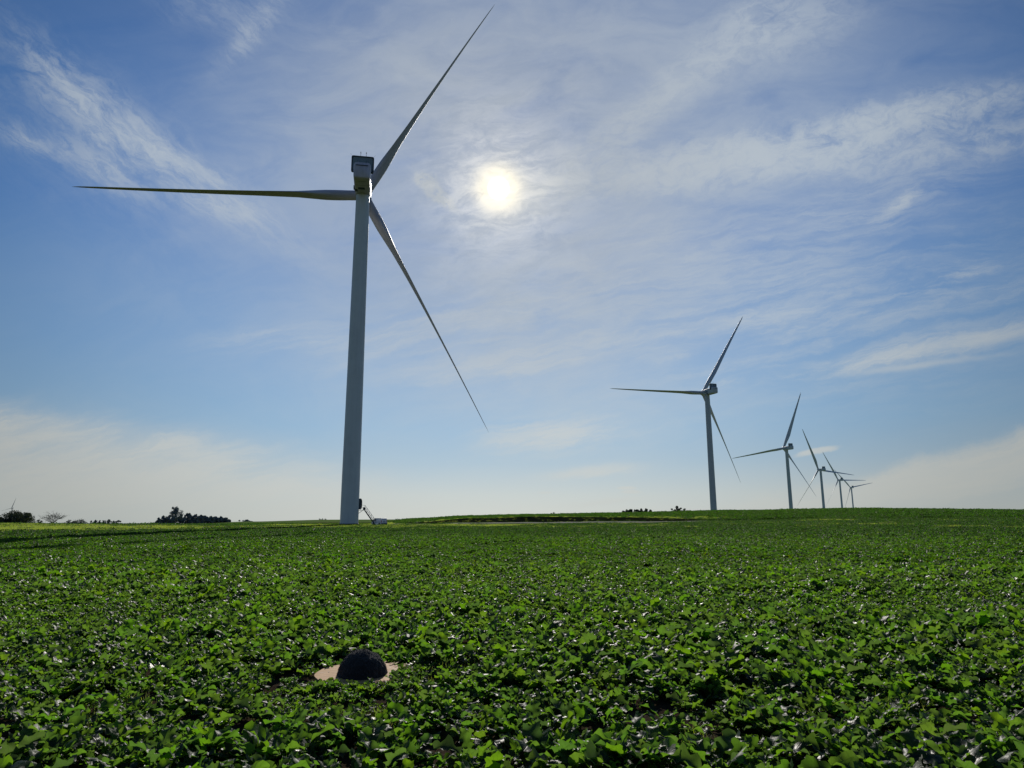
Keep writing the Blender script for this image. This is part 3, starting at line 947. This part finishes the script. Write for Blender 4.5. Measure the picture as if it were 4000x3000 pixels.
def turbine(label, hubp, yaw, blades, pitch, detail=True, group='white wind turbines of the wind farm', r0=2.06, r1=1.66, haze=0.0):
    yaw = R_(yaw); t = R_(6)
    a = Vector((math.sin(yaw) * math.cos(t), math.cos(yaw) * math.cos(t), math.sin(t)))
    ah = Vector((math.sin(yaw), math.cos(yaw), 0))
    hubp = Vector(hubp)
    ax = hubp - a * 4.6                                    # nacelle centre on the tower axis
    zb = hz(ax.x, ax.y)
    root = empty('wind_turbine', (ax.x, ax.y, zb))
    tag(root, label, 'wind turbine', group)
    bx = Vector((ax.x, ax.y, zb))
    tw_mat, bl_mat, nc_mat = MAT_TW, MAT_BL, MAT_NC
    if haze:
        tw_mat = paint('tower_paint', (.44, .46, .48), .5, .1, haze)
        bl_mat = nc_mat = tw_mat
    Ht = ax.z - 1.98 - zb
    prof = [(r0 + .13, -3), (r0 + .13, .32), (r0 + .01, .36)]
    V, Fc = rev([(r0 + .13, -1.5), (r0 + .13, .33), (r0 - .1, .36)], 56)
    prof = [(r0 + (r1 - r0) * max(0, (k / 24 - .12)) / .88, Ht * k / 24) for k in range(25)]
    prof[0] = (r0, .3)
    V1, F1 = rev(prof, 64)
    tw = link('tower', mesh_from('tower', V1, F1, True), tw_mat, root)
    if detail:
        fl = link('base_flange', mesh_from('base_flange', V, Fc), MAT_FL, tw)
    nac = link('nacelle', NAC, None, root)
    nac.location = ax - bx; nac.rotation_euler = (0, 0, -yaw)
    hb = link('hub', HUB, None, root)
    rr = Vector((math.cos(yaw), -math.sin(yaw), 0)); u = rr.cross(a)
    b0 = R_(blades[0][0])
    uz = u * math.cos(b0) + rr * math.sin(b0); ux = a.cross(uz)
    hb.matrix_basis = Matrix.Translation(hubp - bx) @ Matrix((ux, a, uz)).transposed().to_4x4()
    p = R_(pitch)
    for b, fl_ in blades:
        b, fl_ = R_(b), R_(fl_)
        d0 = u * math.cos(b) + rr * math.sin(b)
        v = (d0 * math.cos(fl_) + a * math.sin(fl_)).normalized()
        te = (-u * math.sin(b) + rr * math.cos(b)) * math.cos(p) - a * math.sin(p)
        te = (te - v * te.dot(v)).normalized()
        yv = v.cross(te)
        bo = link('blade', BLADE, None, root)
        bo.matrix_basis = Matrix.Translation(hubp - bx) @ Matrix((te, yv, v)).transposed().to_4x4()
        if haze: bo.material_slots[0].link = 'OBJECT'; bo.material_slots[0].material = bl_mat
    fo = link('cooler_frame', FRM, None, nac); fo.location = (0, -7.0, 2.1)
    po = link('cooler_panel', PNM, None, nac); po.location = (0, -7.0, 2.1)
    for s_ in (-1, 1):
        lt = link('lettering', LETT, None, nac)
        lt.matrix_basis = Matrix.Translation((s_ * 2.035, -1.7, .1)) @ Matrix(((0, 0, s_), (s_, 0, 0), (0, 1, 0))).to_4x4()
    if haze:
        for o in (nac, hb): o.material_slots[0].link = 'OBJECT'; o.material_slots[0].material = nc_mat
    if detail:
        for x_ in (-1.05, 1.05): link('cooler_strut', STRUT, None, nac).location = (x_, -7.0, .25)
        for x_ in (-.55, .75): link('sensor_mast', MAST, None, nac).location = (x_, -7.2, 4.85)
        for x_, s_ in ((-2.45, -1), (2.45, 1)):
            q = link('lightning_rod', ROD, None, nac); q.location = (x_, -7.2, 4.75); q.rotation_euler = (0, s_ * .6, 0)
        link('service_hatch', HATCH, None, nac)
        for c_, z_ in (((0, -8.0, -1.99), (1.9, .10, .05)), ((0, -5.9, -1.99), (3.3, .08, .05))):
            MB().box(c_, z_).build('floor_seam', MAT_DK, nac)
        MB().box((-1.55, -3.1, -1.96), (.7, 1.0, .2)).build('floor_box', MAT_DK, nac)
        link('side_vent', BOXM, None, nac)
        link('rear_vent', SLOT, None, nac)
    return root, tw


main_t, main_tower = turbine('largest and nearest white wind turbine with steel stairs at its tower base', (-38.14, 163.49, 83.12), -10.4, [(28.64, 3.78), (150.34, -2.96), (-93.3, 1.2)], 86)
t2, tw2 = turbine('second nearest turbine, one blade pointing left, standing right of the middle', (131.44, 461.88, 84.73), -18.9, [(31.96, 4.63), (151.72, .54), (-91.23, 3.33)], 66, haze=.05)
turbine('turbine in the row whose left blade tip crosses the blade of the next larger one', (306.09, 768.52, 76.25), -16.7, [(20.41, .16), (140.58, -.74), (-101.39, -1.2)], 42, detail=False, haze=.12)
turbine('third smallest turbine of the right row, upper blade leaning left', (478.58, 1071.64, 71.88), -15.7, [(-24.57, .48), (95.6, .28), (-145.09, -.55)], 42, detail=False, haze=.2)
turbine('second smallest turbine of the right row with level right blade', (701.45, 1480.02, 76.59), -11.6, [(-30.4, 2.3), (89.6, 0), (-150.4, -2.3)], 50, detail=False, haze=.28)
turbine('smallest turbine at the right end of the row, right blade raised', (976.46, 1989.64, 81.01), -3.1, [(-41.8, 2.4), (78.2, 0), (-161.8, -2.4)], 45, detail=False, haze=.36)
turbine('tiny far turbine behind the bush at the left edge', (-3352.48, 4636.43, 63.28), -74.3, [(13.9, 0), (133.9, 0), (-106.1, 0)], 40, detail=False, haze=-.6, group='far wind turbines')

# open oval door on the right side of the main tower
dl = MB()
n_ = 28; V = []
for yo in (0, .09):
    for k in range(n_):
        a = 2 * math.pi * k / n_
        e = .7
        V.append((math.copysign(abs(math.cos(a)) ** e, math.cos(a)) * .50, yo, math.copysign(abs(math.sin(a)) ** e, math.sin(a)) * 1.25))
dl.add(V, [tuple(range(n_ - 1, -1, -1)), tuple(range(n_, 2 * n_))] + [(k, (k + 1) % n_, n_ + (k + 1) % n_, n_ + k) for k in range(n_)])
door = dl.build('door', MAT_DK, main_tower)
door.location = (r0_ := 2.06 + .22, .25, 4.75); door.rotation_euler = (0, 0, R_(28))
dh = MB().tube((.25, -.06, -.1), (.25, -.06, .25), .02).build('door_handle', MAT_ST, main_tower)
dh.location = door.location; dh.rotation_euler = door.rotation_euler

# stairs with platform at the tower door
def stairs(loc, rz, label, H=3.35, run=2.5):
    root = empty('access_stairs', loc); root.rotation_euler = (0, 0, rz)
    tag(root, label, 'stairs')
    x0 = 2.1; px1 = 3.4                                   # platform from the tower wall outwards
    pl = MB().box(((x0 + px1) / 2 - .1, 0, H - .04), (px1 - x0 + .3, 1.0, .07))
    for k in range(6): pl.box((x0 + .2 + k * .3, 0, H + .004), (.03, .96, .02))
    pl.build('platform', MAT_ST, root)
    b = MB()
    for y in (-.45, .45): MB().tube((x0 - .1, y, H - .75), (px1 - .5, y, H - .08), .045, .045, 6).build('bracket', MAT_DK, root)
    for y in (-.48, .48):
        s = MB()
        d = Vector((run, 0, -H)); L = d.length; ang = math.atan2(H, run)
        rm = Matrix.Rotation(ang, 3, 'Y')
        s.box(Vector((px1 + run / 2, y, H / 2 - .05)), (L, .05, .24), mat=rm)
        s.build('stringer', MAT_DK, root)
        h = MB()
        top = Vector((px1, y, H)); up = Vector((0, 0, 1.1))
        for hh in (.55, 1.1):
            h.tube((x0 + .25, y, H + hh), (px1, y, H + hh), .022, .022, 6)
            h.tube((px1, y, H + hh), (px1 + run, y, hh), .022, .022, 6)
        h.tube((x0 + .25, y, H), (x0 + .25, y, H + 1.1), .022, .022, 6)
        for k in range(6):
            q = Vector((px1 + run * k / 5, y, H * (1 - k / 5)))
            h.tube(q, q + up, .022, .022, 6)
        h.build('handrail', MAT_ST, root)
    for k in range(14):
        f_ = (k + 1) / 15
        MB().box((px1 + run * f_, 0, H * (1 - f_)), (.22, .92, .035)).build('tread', MAT_ST, root)
    bx_ = MB().box((px1 - .15, -.30, H + .34), (.55, .4, .62)); bx_.build('equipment_box', MAT_DK, root, bevel=.03)
    return root


tb = main_t.location
stairs((tb.x, tb.y, tb.z), R_(14), 'steel stairs with handrails and platform leading up to the tower door')
t2b = t2.location
stairs((t2b.x, t2b.y, t2b.z), R_(10), 'small distant stairs whose rail shows beside the second turbine tower')

# ------------------------------------------------------------------ van
def van(loc, rz):
    root = empty('parked_van', loc); root.rotation_euler = (0, 0, rz)
    tag(root, 'white panel van with red tail lights parked behind the turbine stairs', 'van')
    wp_ = paint('van_paint', (.62, .64, .66), .28, .1)
    m, n, bs, mo = material('van_glass'); bs.inputs['Base Color'].default_value = (.02, .025, .03, 1); bs.inputs['Roughness'].default_value = .08
    glass = m
    m, n, bs, mo = material('tyre_rubber'); bs.inputs['Base Color'].default_value = (.02, .02, .02, 1); bs.inputs['Roughness'].default_value = .85
    tyre = m
    # side outline, front at +Y, length 5.1, height 1.95
    out_ = [(-2.5, .35), (-2.55, .9), (-2.5, 1.3), (-2.40, 1.84), (-2.25, 1.93), (.95, 1.95), (1.25, 1.90), (2.0, 1.22), (2.45, 1.08), (2.6, .85), (2.62, .35)]
    st = [(-.93, .93), (-.96, .985), (-.93, 1.0), (.93, 1.0), (.96, .985), (.93, .93)]
    xs = [(-.90, 0), (-.95, .04), (.95, .04), (.90, 0)]
    V, Fc = [], []
    n_ = len(out_)
    for x_, sc in ((-.86, .97), (-.95, 1.0), (.95, 1.0), (.86, .97)):
        for (yy, zz) in out_:
            tap = 1 - max(0, zz - .95) * .13
            V.append((x_ * tap, yy * sc, .35 + (zz - .35) * (sc * .5 + .5)))
    for j in range(3):
        for k in range(n_):
            Fc.append((j * n_ + k, j * n_ + (k + 1) % n_, (j + 1) * n_ + (k + 1) % n_, (j + 1) * n_ + k))
    Fc.append(tuple(range(n_ - 1, -1, -1))); Fc.append(tuple(range(3 * n_, 4 * n_)))
    MB().add(V, Fc).build('body', wp_, root, bevel=.04)
    # windscreen
    def plate(name, pts, mat, th=.01):
        pts = [Vector(p) for p in pts]; nrm = (pts[1] - pts[0]).cross(pts[2] - pts[0]).normalized()
        k = len(pts)
        V = [p + nrm * th for p in pts] + [p - nrm * .02 for p in pts]
        MB().add(V, [tuple(range(k)), tuple(range(2 * k - 1, k - 1, -1))] + [(i, k + i, k + (i + 1) % k, (i + 1) % k) for i in range(k)]).build(name, mat, root)
    plate('windscreen', [(-.78, 1.35, 1.83), (-.84, 1.95, 1.29), (.84, 1.95, 1.29), (.78, 1.35, 1.83)], glass)
    for s_ in (-1, 1):
        P_ = [(.885 * s_, .35, 1.72), (.925 * s_, .35, 1.18), (.935 * s_, 1.75, 1.18), (.90 * s_, 1.2, 1.72)]
        plate('side_window', P_ if s_ < 0 else P_[::-1], glass, .015)
        mb = MB().box((s_ * 1.06, 1.45, 1.25), (.20, .10, .26)); mb.build('mirror', MAT_DK, root, bevel=.02)
        mb = MB().box((s_ * .80, -2.53, 1.12), (.14, .08, .55)); mb.build('tail_light', MAT_RD, root, bevel=.01)
        mb = MB().box((s_ * .70, 2.55, .80), (.34, .1, .2)); mb.build('headlight', MAT_ST, root, bevel=.02)
        for yw in (-1.65, 1.65):
            mb = MB().tube((s_ * .74, yw, .34), (s_ * .965, yw, .34), .34, .34, 28)
            wh = mb.build('wheel', tyre, root)
            MB().tube((s_ * .9, yw, .34), (s_ * .985, yw, .34), .21, .19, 20).build('rim', MAT_ST, wh)
            ar = MB()
            for k in range(14):
                a0, a1 = math.pi * k / 14, math.pi * (k + 1) / 14
                ar.box((s_ * .955, yw + math.cos((a0 + a1) / 2) * .41, .36 + math.sin((a0 + a1) / 2) * .41), (.04, .1, .07), mat=Matrix.Rotation((a0 + a1) / 2 - math.pi / 2, 3, 'X'))
            ar.build('wheel_arch', MAT_DK, root)
        mb = MB().box((s_ * .962, -.2, 1.0), (.012, 3.9, .05)); mb.build('side_moulding', MAT_DK, root)
        mb = MB().box((s_ * .957, .15, 1.0), (.012, .02, 1.2)); mb.build('door_seam', MAT_DK, root)
    MB().box((0, -2.58, .50), (1.84, .16, .22)).build('rear_bumper', MAT_DK, root, bevel=.03)
    MB().box((0, 2.62, .48), (1.84, .16, .28)).build('front_bumper', MAT_DK, root, bevel=.03)
    MB().box((0, -2.545, 1.0), (.62, .04, .16)).build('number_plate', MAT_DK, root)
    MB().box((0, -2.50, 1.1), (.02, .05, 1.3)).build('rear_door_seam', MAT_DK, root)
    return root


def on_ground(px_, r_):
    a = math.atan((px_ - 2000) / FPX); x, y = r_ * math.sin(a), r_ * math.cos(a)
    return x, y, hz(x, y)


van(on_ground(1491, 186), R_(39))

# ------------------------------------------------------------------ microphone dome on its board
bz = .03
m, n, bs, mo = material('plywood')
tcn = n.node('ShaderNodeTexCoord'); mp = n.node('ShaderNodeMapping'); mp.inputs['Scale'].default_value = (3, 26, 3); n.put(mp.inputs[0], tcn.outputs['Object'])
gr = n.noise(mp.outputs[0], 1.5, 7, .6, 1.0)
blt = n.noise(tcn.outputs['Object'], 4, 5, .6)
wood = n.ramp(gr, [(.25, (.20, .095, .035)), (.5, (.44, .245, .10)), (.75, (.60, .40, .20))])
n.put(bs.inputs['Base Color'], n.mix(n.m('MULTIPLY', n.sstep(blt, .56, .66), .45), wood, (.50, .40, .30, 1)))
n.put(bs.inputs['Roughness'], n.m('MULTIPLY_ADD', blt, .2, .6)); bs.inputs['Specular IOR Level'].default_value = .12
bp = n.node('ShaderNodeBump'); bp.inputs['Strength'].default_value = .5; bp.inputs['Distance'].default_value = .004
n.put(bp.inputs['Height'], gr); n.put(bs.inputs['Normal'], bp.outputs[0])
MAT_PLY = m
V, Fc = [], []
nb = 120
rb = random.Random(4)
edge = []
for k in range(nb):
    a = 2 * math.pi * k / nb
    e_ = .49 + .004 * math.sin(9 * a)
    if -1.1 < math.atan2(math.sin(a), math.cos(a)) < .7 or 3.3 < a < 4.6: e_ += rb.choice((-.03, -.012, 0, 0, .008)) * rb.random()
    edge.append(e_)
for zz in (.03, .042):
    for s_ in (.0, .5, 1.0):
        for k in range(nb):
            a = 2 * math.pi * k / nb
            V.append((edge[k] * max(s_, .01) * math.cos(a), edge[k] * max(s_, .01) * math.sin(a), zz))
for L_ in (0, 1):
    o0 = L_ * 3 * nb
    for j in range(2):
        for k in range(nb):
            q = (o0 + j * nb + k, o0 + (j + 1) * nb + k, o0 + (j + 1) * nb + (k + 1) % nb, o0 + j * nb + (k + 1) % nb)
            Fc.append(q if L_ else q[::-1])
for k in range(nb): Fc.append((2 * nb + k, 2 * nb + (k + 1) % nb, 5 * nb + (k + 1) % nb, 5 * nb + k))
for k in range(70):
    a = rb.choice((rb.uniform(-.9, .9), rb.uniform(3.6, 5.2))); L_ = rb.uniform(.03, .11)
    p = Vector((math.cos(a), math.sin(a), 0)) * rb.uniform(.42, .5) + Vector((0, 0, .046 + rb.uniform(0, .01)))
    d = Vector((math.cos(a + rb.uniform(-.9, .9)), math.sin(a + rb.uniform(-.9, .9)), rb.uniform(-.05, .22))) * L_
    s_ = Vector((-d.y, d.x, 0)).normalized() * rb.uniform(.003, .014)
    b = len(V); V += [tuple(q) for q in (p - s_, p + s_, p + d + s_ * .3, p + d - s_ * .3)]; Fc.append((b, b + 1, b + 2, b + 3))
board = link('plywood_board', mesh_from('plywood_board', V, Fc), MAT_PLY)
board.location = (BOARD.x, BOARD.y, bz); board.rotation_euler = (R_(1.5), 0, .4)
tag(board, 'round tan plywood board with splintered edge lying in the crop', 'board')
for a in (.3, 1.4, 2.7, 3.5, 4.4, 5.6):
    MB().tube((.36 * math.cos(a), .36 * math.sin(a), .040), (.36 * math.cos(a), .36 * math.sin(a), .0445), .008, .008, 10).build('screw_head', MAT_DK, board)

m, n, bs, mo = material('furry_windscreen')
geo = n.node('ShaderNodeNewGeometry')
q = n.noise(geo.outputs['Position'], 70, 6, .7)
n.put(bs.inputs['Base Color'], n.ramp(q, [(.3, (.010, .009, .009)), (.6, (.026, .024, .023)), (.8, (.055, .052, .050))]))
bs.inputs['Roughness'].default_value = .95; bs.inputs['Specular IOR Level'].default_value = .15
bs.inputs['Sheen Weight'].default_value = .2; bs.inputs['Sheen Roughness'].default_value = .5
bp = n.node('ShaderNodeBump'); bp.inputs['Strength'].default_value = 1; bp.inputs['Distance'].default_value = .012
n.put(bp.inputs['Height'], q); n.put(bs.inputs['Normal'], bp.outputs[0])
bm = bmesh.new()
bmesh.ops.create_icosphere(bm, subdivisions=6, radius=.262)
bmesh.ops.delete(bm, geom=[v for v in bm.verts if v.co.z < -.03], context='VERTS')
for v in bm.verts:
    c0 = v.co.copy(); nn = c0.normalized()
    d = .008 * mnoise.fractal(c0 * 9, 1, 2, 4) + .006 * mnoise.fractal(c0 * 45, 1, 2, 3)
    if c0.z > .0: d += -.012 * math.exp(-((c0.x - .10) ** 2 + (c0.z - .23) ** 2) / .002)
    v.co = c0 + nn * d
    v.co.z = v.co.z * 1.04 if v.co.z > 0 else v.co.z
    if v.co.z < .05:
        k = 1 + .05 * (1 - v.co.z / .05) * .8
        v.co.x *= k; v.co.y *= k
base_faces = [f for f in bm.faces]
rb = random.Random(9)
for f in rb.sample(base_faces, 9000 if len(base_faces) > 9000 else len(base_faces)):
    c0 = f.calc_center_median(); nn = (c0.normalized() + Vector((rb.gauss(0, .5), rb.gauss(0, .5), rb.gauss(0, .5)))).normalized()
    t_ = nn.orthogonal().normalized() * .0012
    vs = [bm.verts.new(c0 - t_), bm.verts.new(c0 + t_), bm.verts.new(c0 + nn * rb.uniform(.006, .014))]
    bm.faces.new(vs)
dm = bpy.data.meshes.new('microphone_dome'); bm.to_mesh(dm); bm.free()
dome = link('microphone_dome', dm, m, smooth=True)
dome.location = (BOARD.x + .02, BOARD.y - .05, bz + .02)
tag(dome, 'black furry dome shaped microphone windscreen sitting on the plywood board', 'windscreen')

# ------------------------------------------------------------------ trees along the skyline
def foliage_mat(name, col, tr, haze):
    m, n, bs, mo = material(name)
    geo = n.node('ShaderNodeNewGeometry')
    isl = geo.outputs['Random Per Island']
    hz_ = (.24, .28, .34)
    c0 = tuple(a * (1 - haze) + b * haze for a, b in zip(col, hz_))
    hs = n.node('ShaderNodeHueSaturation'); n.put(hs.inputs['Value'], n.m('MULTIPLY_ADD', isl, .9, .55)); hs.inputs['Color'].default_value = (*c0, 1)
    n.put(bs.inputs['Base Color'], hs.outputs[0]); bs.inputs['Roughness'].default_value = .7; bs.inputs['Specular IOR Level'].default_value = .2
    tl = n.node('ShaderNodeBsdfTranslucent'); tl.inputs[0].default_value = (*tr, 1)
    mx = n.node('ShaderNodeMixShader'); mx.inputs[0].default_value = .15
    n.l.new(bs.outputs[0], mx.inputs[1]); n.l.new(tl.outputs[0], mx.inputs[2]); n.l.new(mx.outputs[0], mo.inputs[0])
    return m


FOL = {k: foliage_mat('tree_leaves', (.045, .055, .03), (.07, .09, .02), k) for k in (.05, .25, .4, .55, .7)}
m, n, bs, mo = material('bark'); geo = n.node('ShaderNodeNewGeometry')
n.put(bs.inputs['Base Color'], n.ramp(n.noise(geo.outputs['Position'], 3, 5), [(.3, (.05, .04, .035)), (.7, (.12, .10, .085))])); bs.inputs['Roughness'].default_value = .9
BARK = m


def tree(name, pxc, ytop, wpx, r_, seed, label, cat, group, haze=.05, leaves=900, leafs=.22, trunk=.25, crown_low=.12, sparse=False, puffs=9):
    rnd = random.Random(seed)
    x, y, z = on_ground(pxc, r_)
    a = math.atan((pxc - 2000) / FPX)
    dep = r_ * math.cos(a)
    ztop = EYE.z - (ytop - horizon(pxc)) / FPX * dep
    H = max(ztop - z, .8); Wd = wpx / FPX * dep
    root = empty(name, (x, y, z - .05)); tag(root, label, cat, group)
    tr = MB()
    th = H * trunk
    tr.tube((0, 0, -.3), (0, 0, th), H * .035, H * .024, 7)
    ends = []
    nlimb = 14 if sparse else 7
    for k in range(nlimb):
        az = k * 2.4 + rnd.uniform(-.4, .4)
        rad_ = Wd * .5 * rnd.uniform(.35, .92); hh = H * rnd.uniform(.45, .95)
        e = Vector((math.cos(az) * rad_, math.sin(az) * rad_, hh * (1 - .35 * (rad_ / (Wd * .5)) ** 2)))
        s_ = Vector((0, 0, th * rnd.uniform(.5, 1)))
        mid = s_.lerp(e, .5) + Vector((0, 0, H * .06))
        tr.tube(s_, mid, H * .016, H * .010, 5); tr.tube(mid, e, H * .010, H * .004, 5)
        ends.append(e)
        for q in range(7 if sparse else 2):
            s2 = mid.lerp(e, rnd.random()); e2 = s2 + Vector((rnd.gauss(0, 1), rnd.gauss(0, 1), abs(rnd.gauss(0, .9)))) * Wd * .11
            tr.tube(s2, e2, H * .005, H * .002, 4)
            if sparse:
                for q2 in range(3):
                    e3 = e2 + Vector((rnd.gauss(0, 1), rnd.gauss(0, 1), abs(rnd.gauss(0, .9)))) * Wd * .06
                    tr.tube(s2.lerp(e2, rnd.uniform(.4, 1)), e3, H * .003, H * .0015, 3)
    tr.build('trunk', BARK, root)
    cr = MB()
    pf = []
    for k in range(puffs):
        az = rnd.uniform(0, 6.28); q = math.sqrt(rnd.random()); 
        c0 = Vector((math.cos(az) * q * Wd * .36, math.sin(az) * q * Wd * .36, 0))
        c0.z = H * (crown_low + (.86 - crown_low) * rnd.uniform(.1, 1) * (1 - .45 * q * q))
        pf.append((c0, Wd * rnd.uniform(.13, .24), H * rnd.uniform(.10, .20)))
    pf.append((Vector((rnd.uniform(-.08, .08) * Wd, 0, H * .84)), Wd * .16, H * .15))
    pf += [(e, Wd * .09, H * .08) for e in ends]
    for k in range(leaves):
        c0, rw, rh = rnd.choice(pf)
        d = Vector((rnd.gauss(0, 1), rnd.gauss(0, 1), rnd.gauss(0, 1))).normalized() * (rnd.random() ** .4)
        p = c0 + Vector((d.x * rw, d.y * rw, d.z * rh))
        if p.z < .05: p.z = rnd.uniform(.05, H * .3)
        s_ = leafs * rnd.uniform(.5, 1.3)
        t1 = Vector((rnd.gauss(0, 1), rnd.gauss(0, 1), rnd.gauss(0, 1))).normalized(); t2_ = t1.orthogonal().normalized()
        cr.add([p - t1 * s_, p + t2_ * s_ * .55, p + t1 * s_, p - t2_ * s_ * .55], [(0, 1, 2, 3)])
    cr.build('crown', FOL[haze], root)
    return root


G1 = 'bushes and small trees along the left skyline'
tree('bush', 97, 1992, 136, 262, 1, 'large dark dense bush in front of the tiny far turbine', 'bush', G1, .05, 7000, .2, puffs=34, crown_low=.05)
tree('bush', 38, 2016, 50, 268, 2, 'low thin bush at the left foot of the large dark bush', 'bush', G1, .05, 500, .16, puffs=8, crown_low=.05)
tree('bare_bush', 240, 1999, 92, 270, 3, 'nearly bare bush with open twigs right of the large dark bush', 'bush', G1, .05, 260, .13, sparse=True, puffs=8)
tree('bush', 185, 2027, 34, 300, 4, 'small round bush between the dark bush and the bare bush', 'bush', G1, .25, 500, .2, puffs=8, crown_low=.05)
tree('bush', 300, 2028, 46, 300, 5, 'low rounded bush just right of the bare bush', 'bush', G1, .25, 600, .2, puffs=8, crown_low=.05)
tree('bush', 345, 2026, 50, 300, 6, 'low twiggy bush second right of the bare bush', 'bush', G1, .25, 450, .18, sparse=True, puffs=8, crown_low=.05)
G2 = 'small far trees in a row left of the copse'
for k, (px_, yt, wd) in enumerate(((385, 2033, 26), (404, 2030, 20), (420, 2031, 20), (434, 2031, 18), (452, 2027, 30), (474, 2032, 20), (491, 2030, 28), (330, 2034, 50))):
    tree('tree', px_, yt, wd, 620, 20 + k, 'small dark far tree of the low row left of the copse', 'tree', G2, .4, 500, .45, puffs=7)
G3 = 'trees of the dark copse on the left skyline'
tree('tree', 708, 1977, 56, 690, 40, 'tallest tree of the left copse standing well above the others', 'tree', G3, .55, 2000, .5, trunk=.4, crown_low=.35, puffs=16)
for k, (px_, yt, wd) in enumerate(((638, 2021, 24), (655, 2013, 30), (676, 2012, 34), (694, 2018, 36), (722, 2010, 36), (748, 2003, 36), (775, 2008, 38), (796, 2010, 36), (815, 2013, 34), (834, 2015, 34), (853, 2017, 32), (873, 2017, 28), (891, 2021, 26), (906, 2029, 20))):
    tree('tree', px_ + 8, yt, wd, 700 + (k % 3) * 9, 41 + k, 'dense dark tree in the body of the left copse', 'tree', G3, .55, 2000, .7, trunk=.2, crown_low=.04, puffs=14)
G4 = 'small far trees on the skyline left of the second turbine'
for k, (px_, yt, wd) in enumerate(((2425, 1999, 18), (2440, 1994, 22), (2455, 1993, 16), (2476, 1994, 22), (2494, 1991, 20), (2512, 1990, 18), (2530, 1995, 20))):
    tree('tree', px_, yt - 4, wd + 4, 430, 60 + k, 'thin small tree in the loose row on the right skyline', 'tree', G4, .05, 600, .5, trunk=.35, crown_low=.35, puffs=6)
tree('tree', 2632, 1976, 44, 430, 70, 'broad dark tree on the skyline left of the second turbine', 'tree', 'broad trees near the second turbine', .05, 1500, .36, crown_low=.05, puffs=12)
tree('bush', 2664, 1986, 40, 430, 71, 'lower bushy tree at the right side of the broad dark tree', 'bush', 'broad trees near the second turbine', .05, 900, .33, crown_low=.05, puffs=9)
tree('bush', 2586, 1994, 10, 430, 72, 'tiny bush left of the broad dark tree', 'bush', 'broad trees near the second turbine', .25, 90, .2, crown_low=.05, puffs=4)
tree('bush', 2158, 2001, 32, 430, 73, 'single small bush on the skyline above the cut bank', 'bush', None, .05, 420, .3, crown_low=.05, puffs=7)
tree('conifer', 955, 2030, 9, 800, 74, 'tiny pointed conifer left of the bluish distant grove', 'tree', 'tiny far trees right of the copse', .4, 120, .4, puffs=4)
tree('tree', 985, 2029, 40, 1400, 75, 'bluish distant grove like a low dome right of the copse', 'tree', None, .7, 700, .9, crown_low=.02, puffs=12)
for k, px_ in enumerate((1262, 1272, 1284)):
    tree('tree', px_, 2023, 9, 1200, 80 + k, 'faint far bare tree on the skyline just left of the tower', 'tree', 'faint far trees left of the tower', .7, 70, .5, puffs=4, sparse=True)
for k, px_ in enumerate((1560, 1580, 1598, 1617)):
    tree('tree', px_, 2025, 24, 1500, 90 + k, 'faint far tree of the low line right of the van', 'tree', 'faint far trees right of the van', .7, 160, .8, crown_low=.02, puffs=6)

# ------------------------------------------------------------------ render settings
SC.view_settings.view_transform = 'Standard'; SC.view_settings.look = 'None'
SC.view_settings.exposure = 0; SC.view_settings.gamma = 1
SC.cycles.max_bounces = 6; SC.cycles.diffuse_bounces = 3; SC.cycles.transmission_bounces = 4
SC.cycles.use_denoising = True
SC.cycles.sample_clamp_indirect = 6
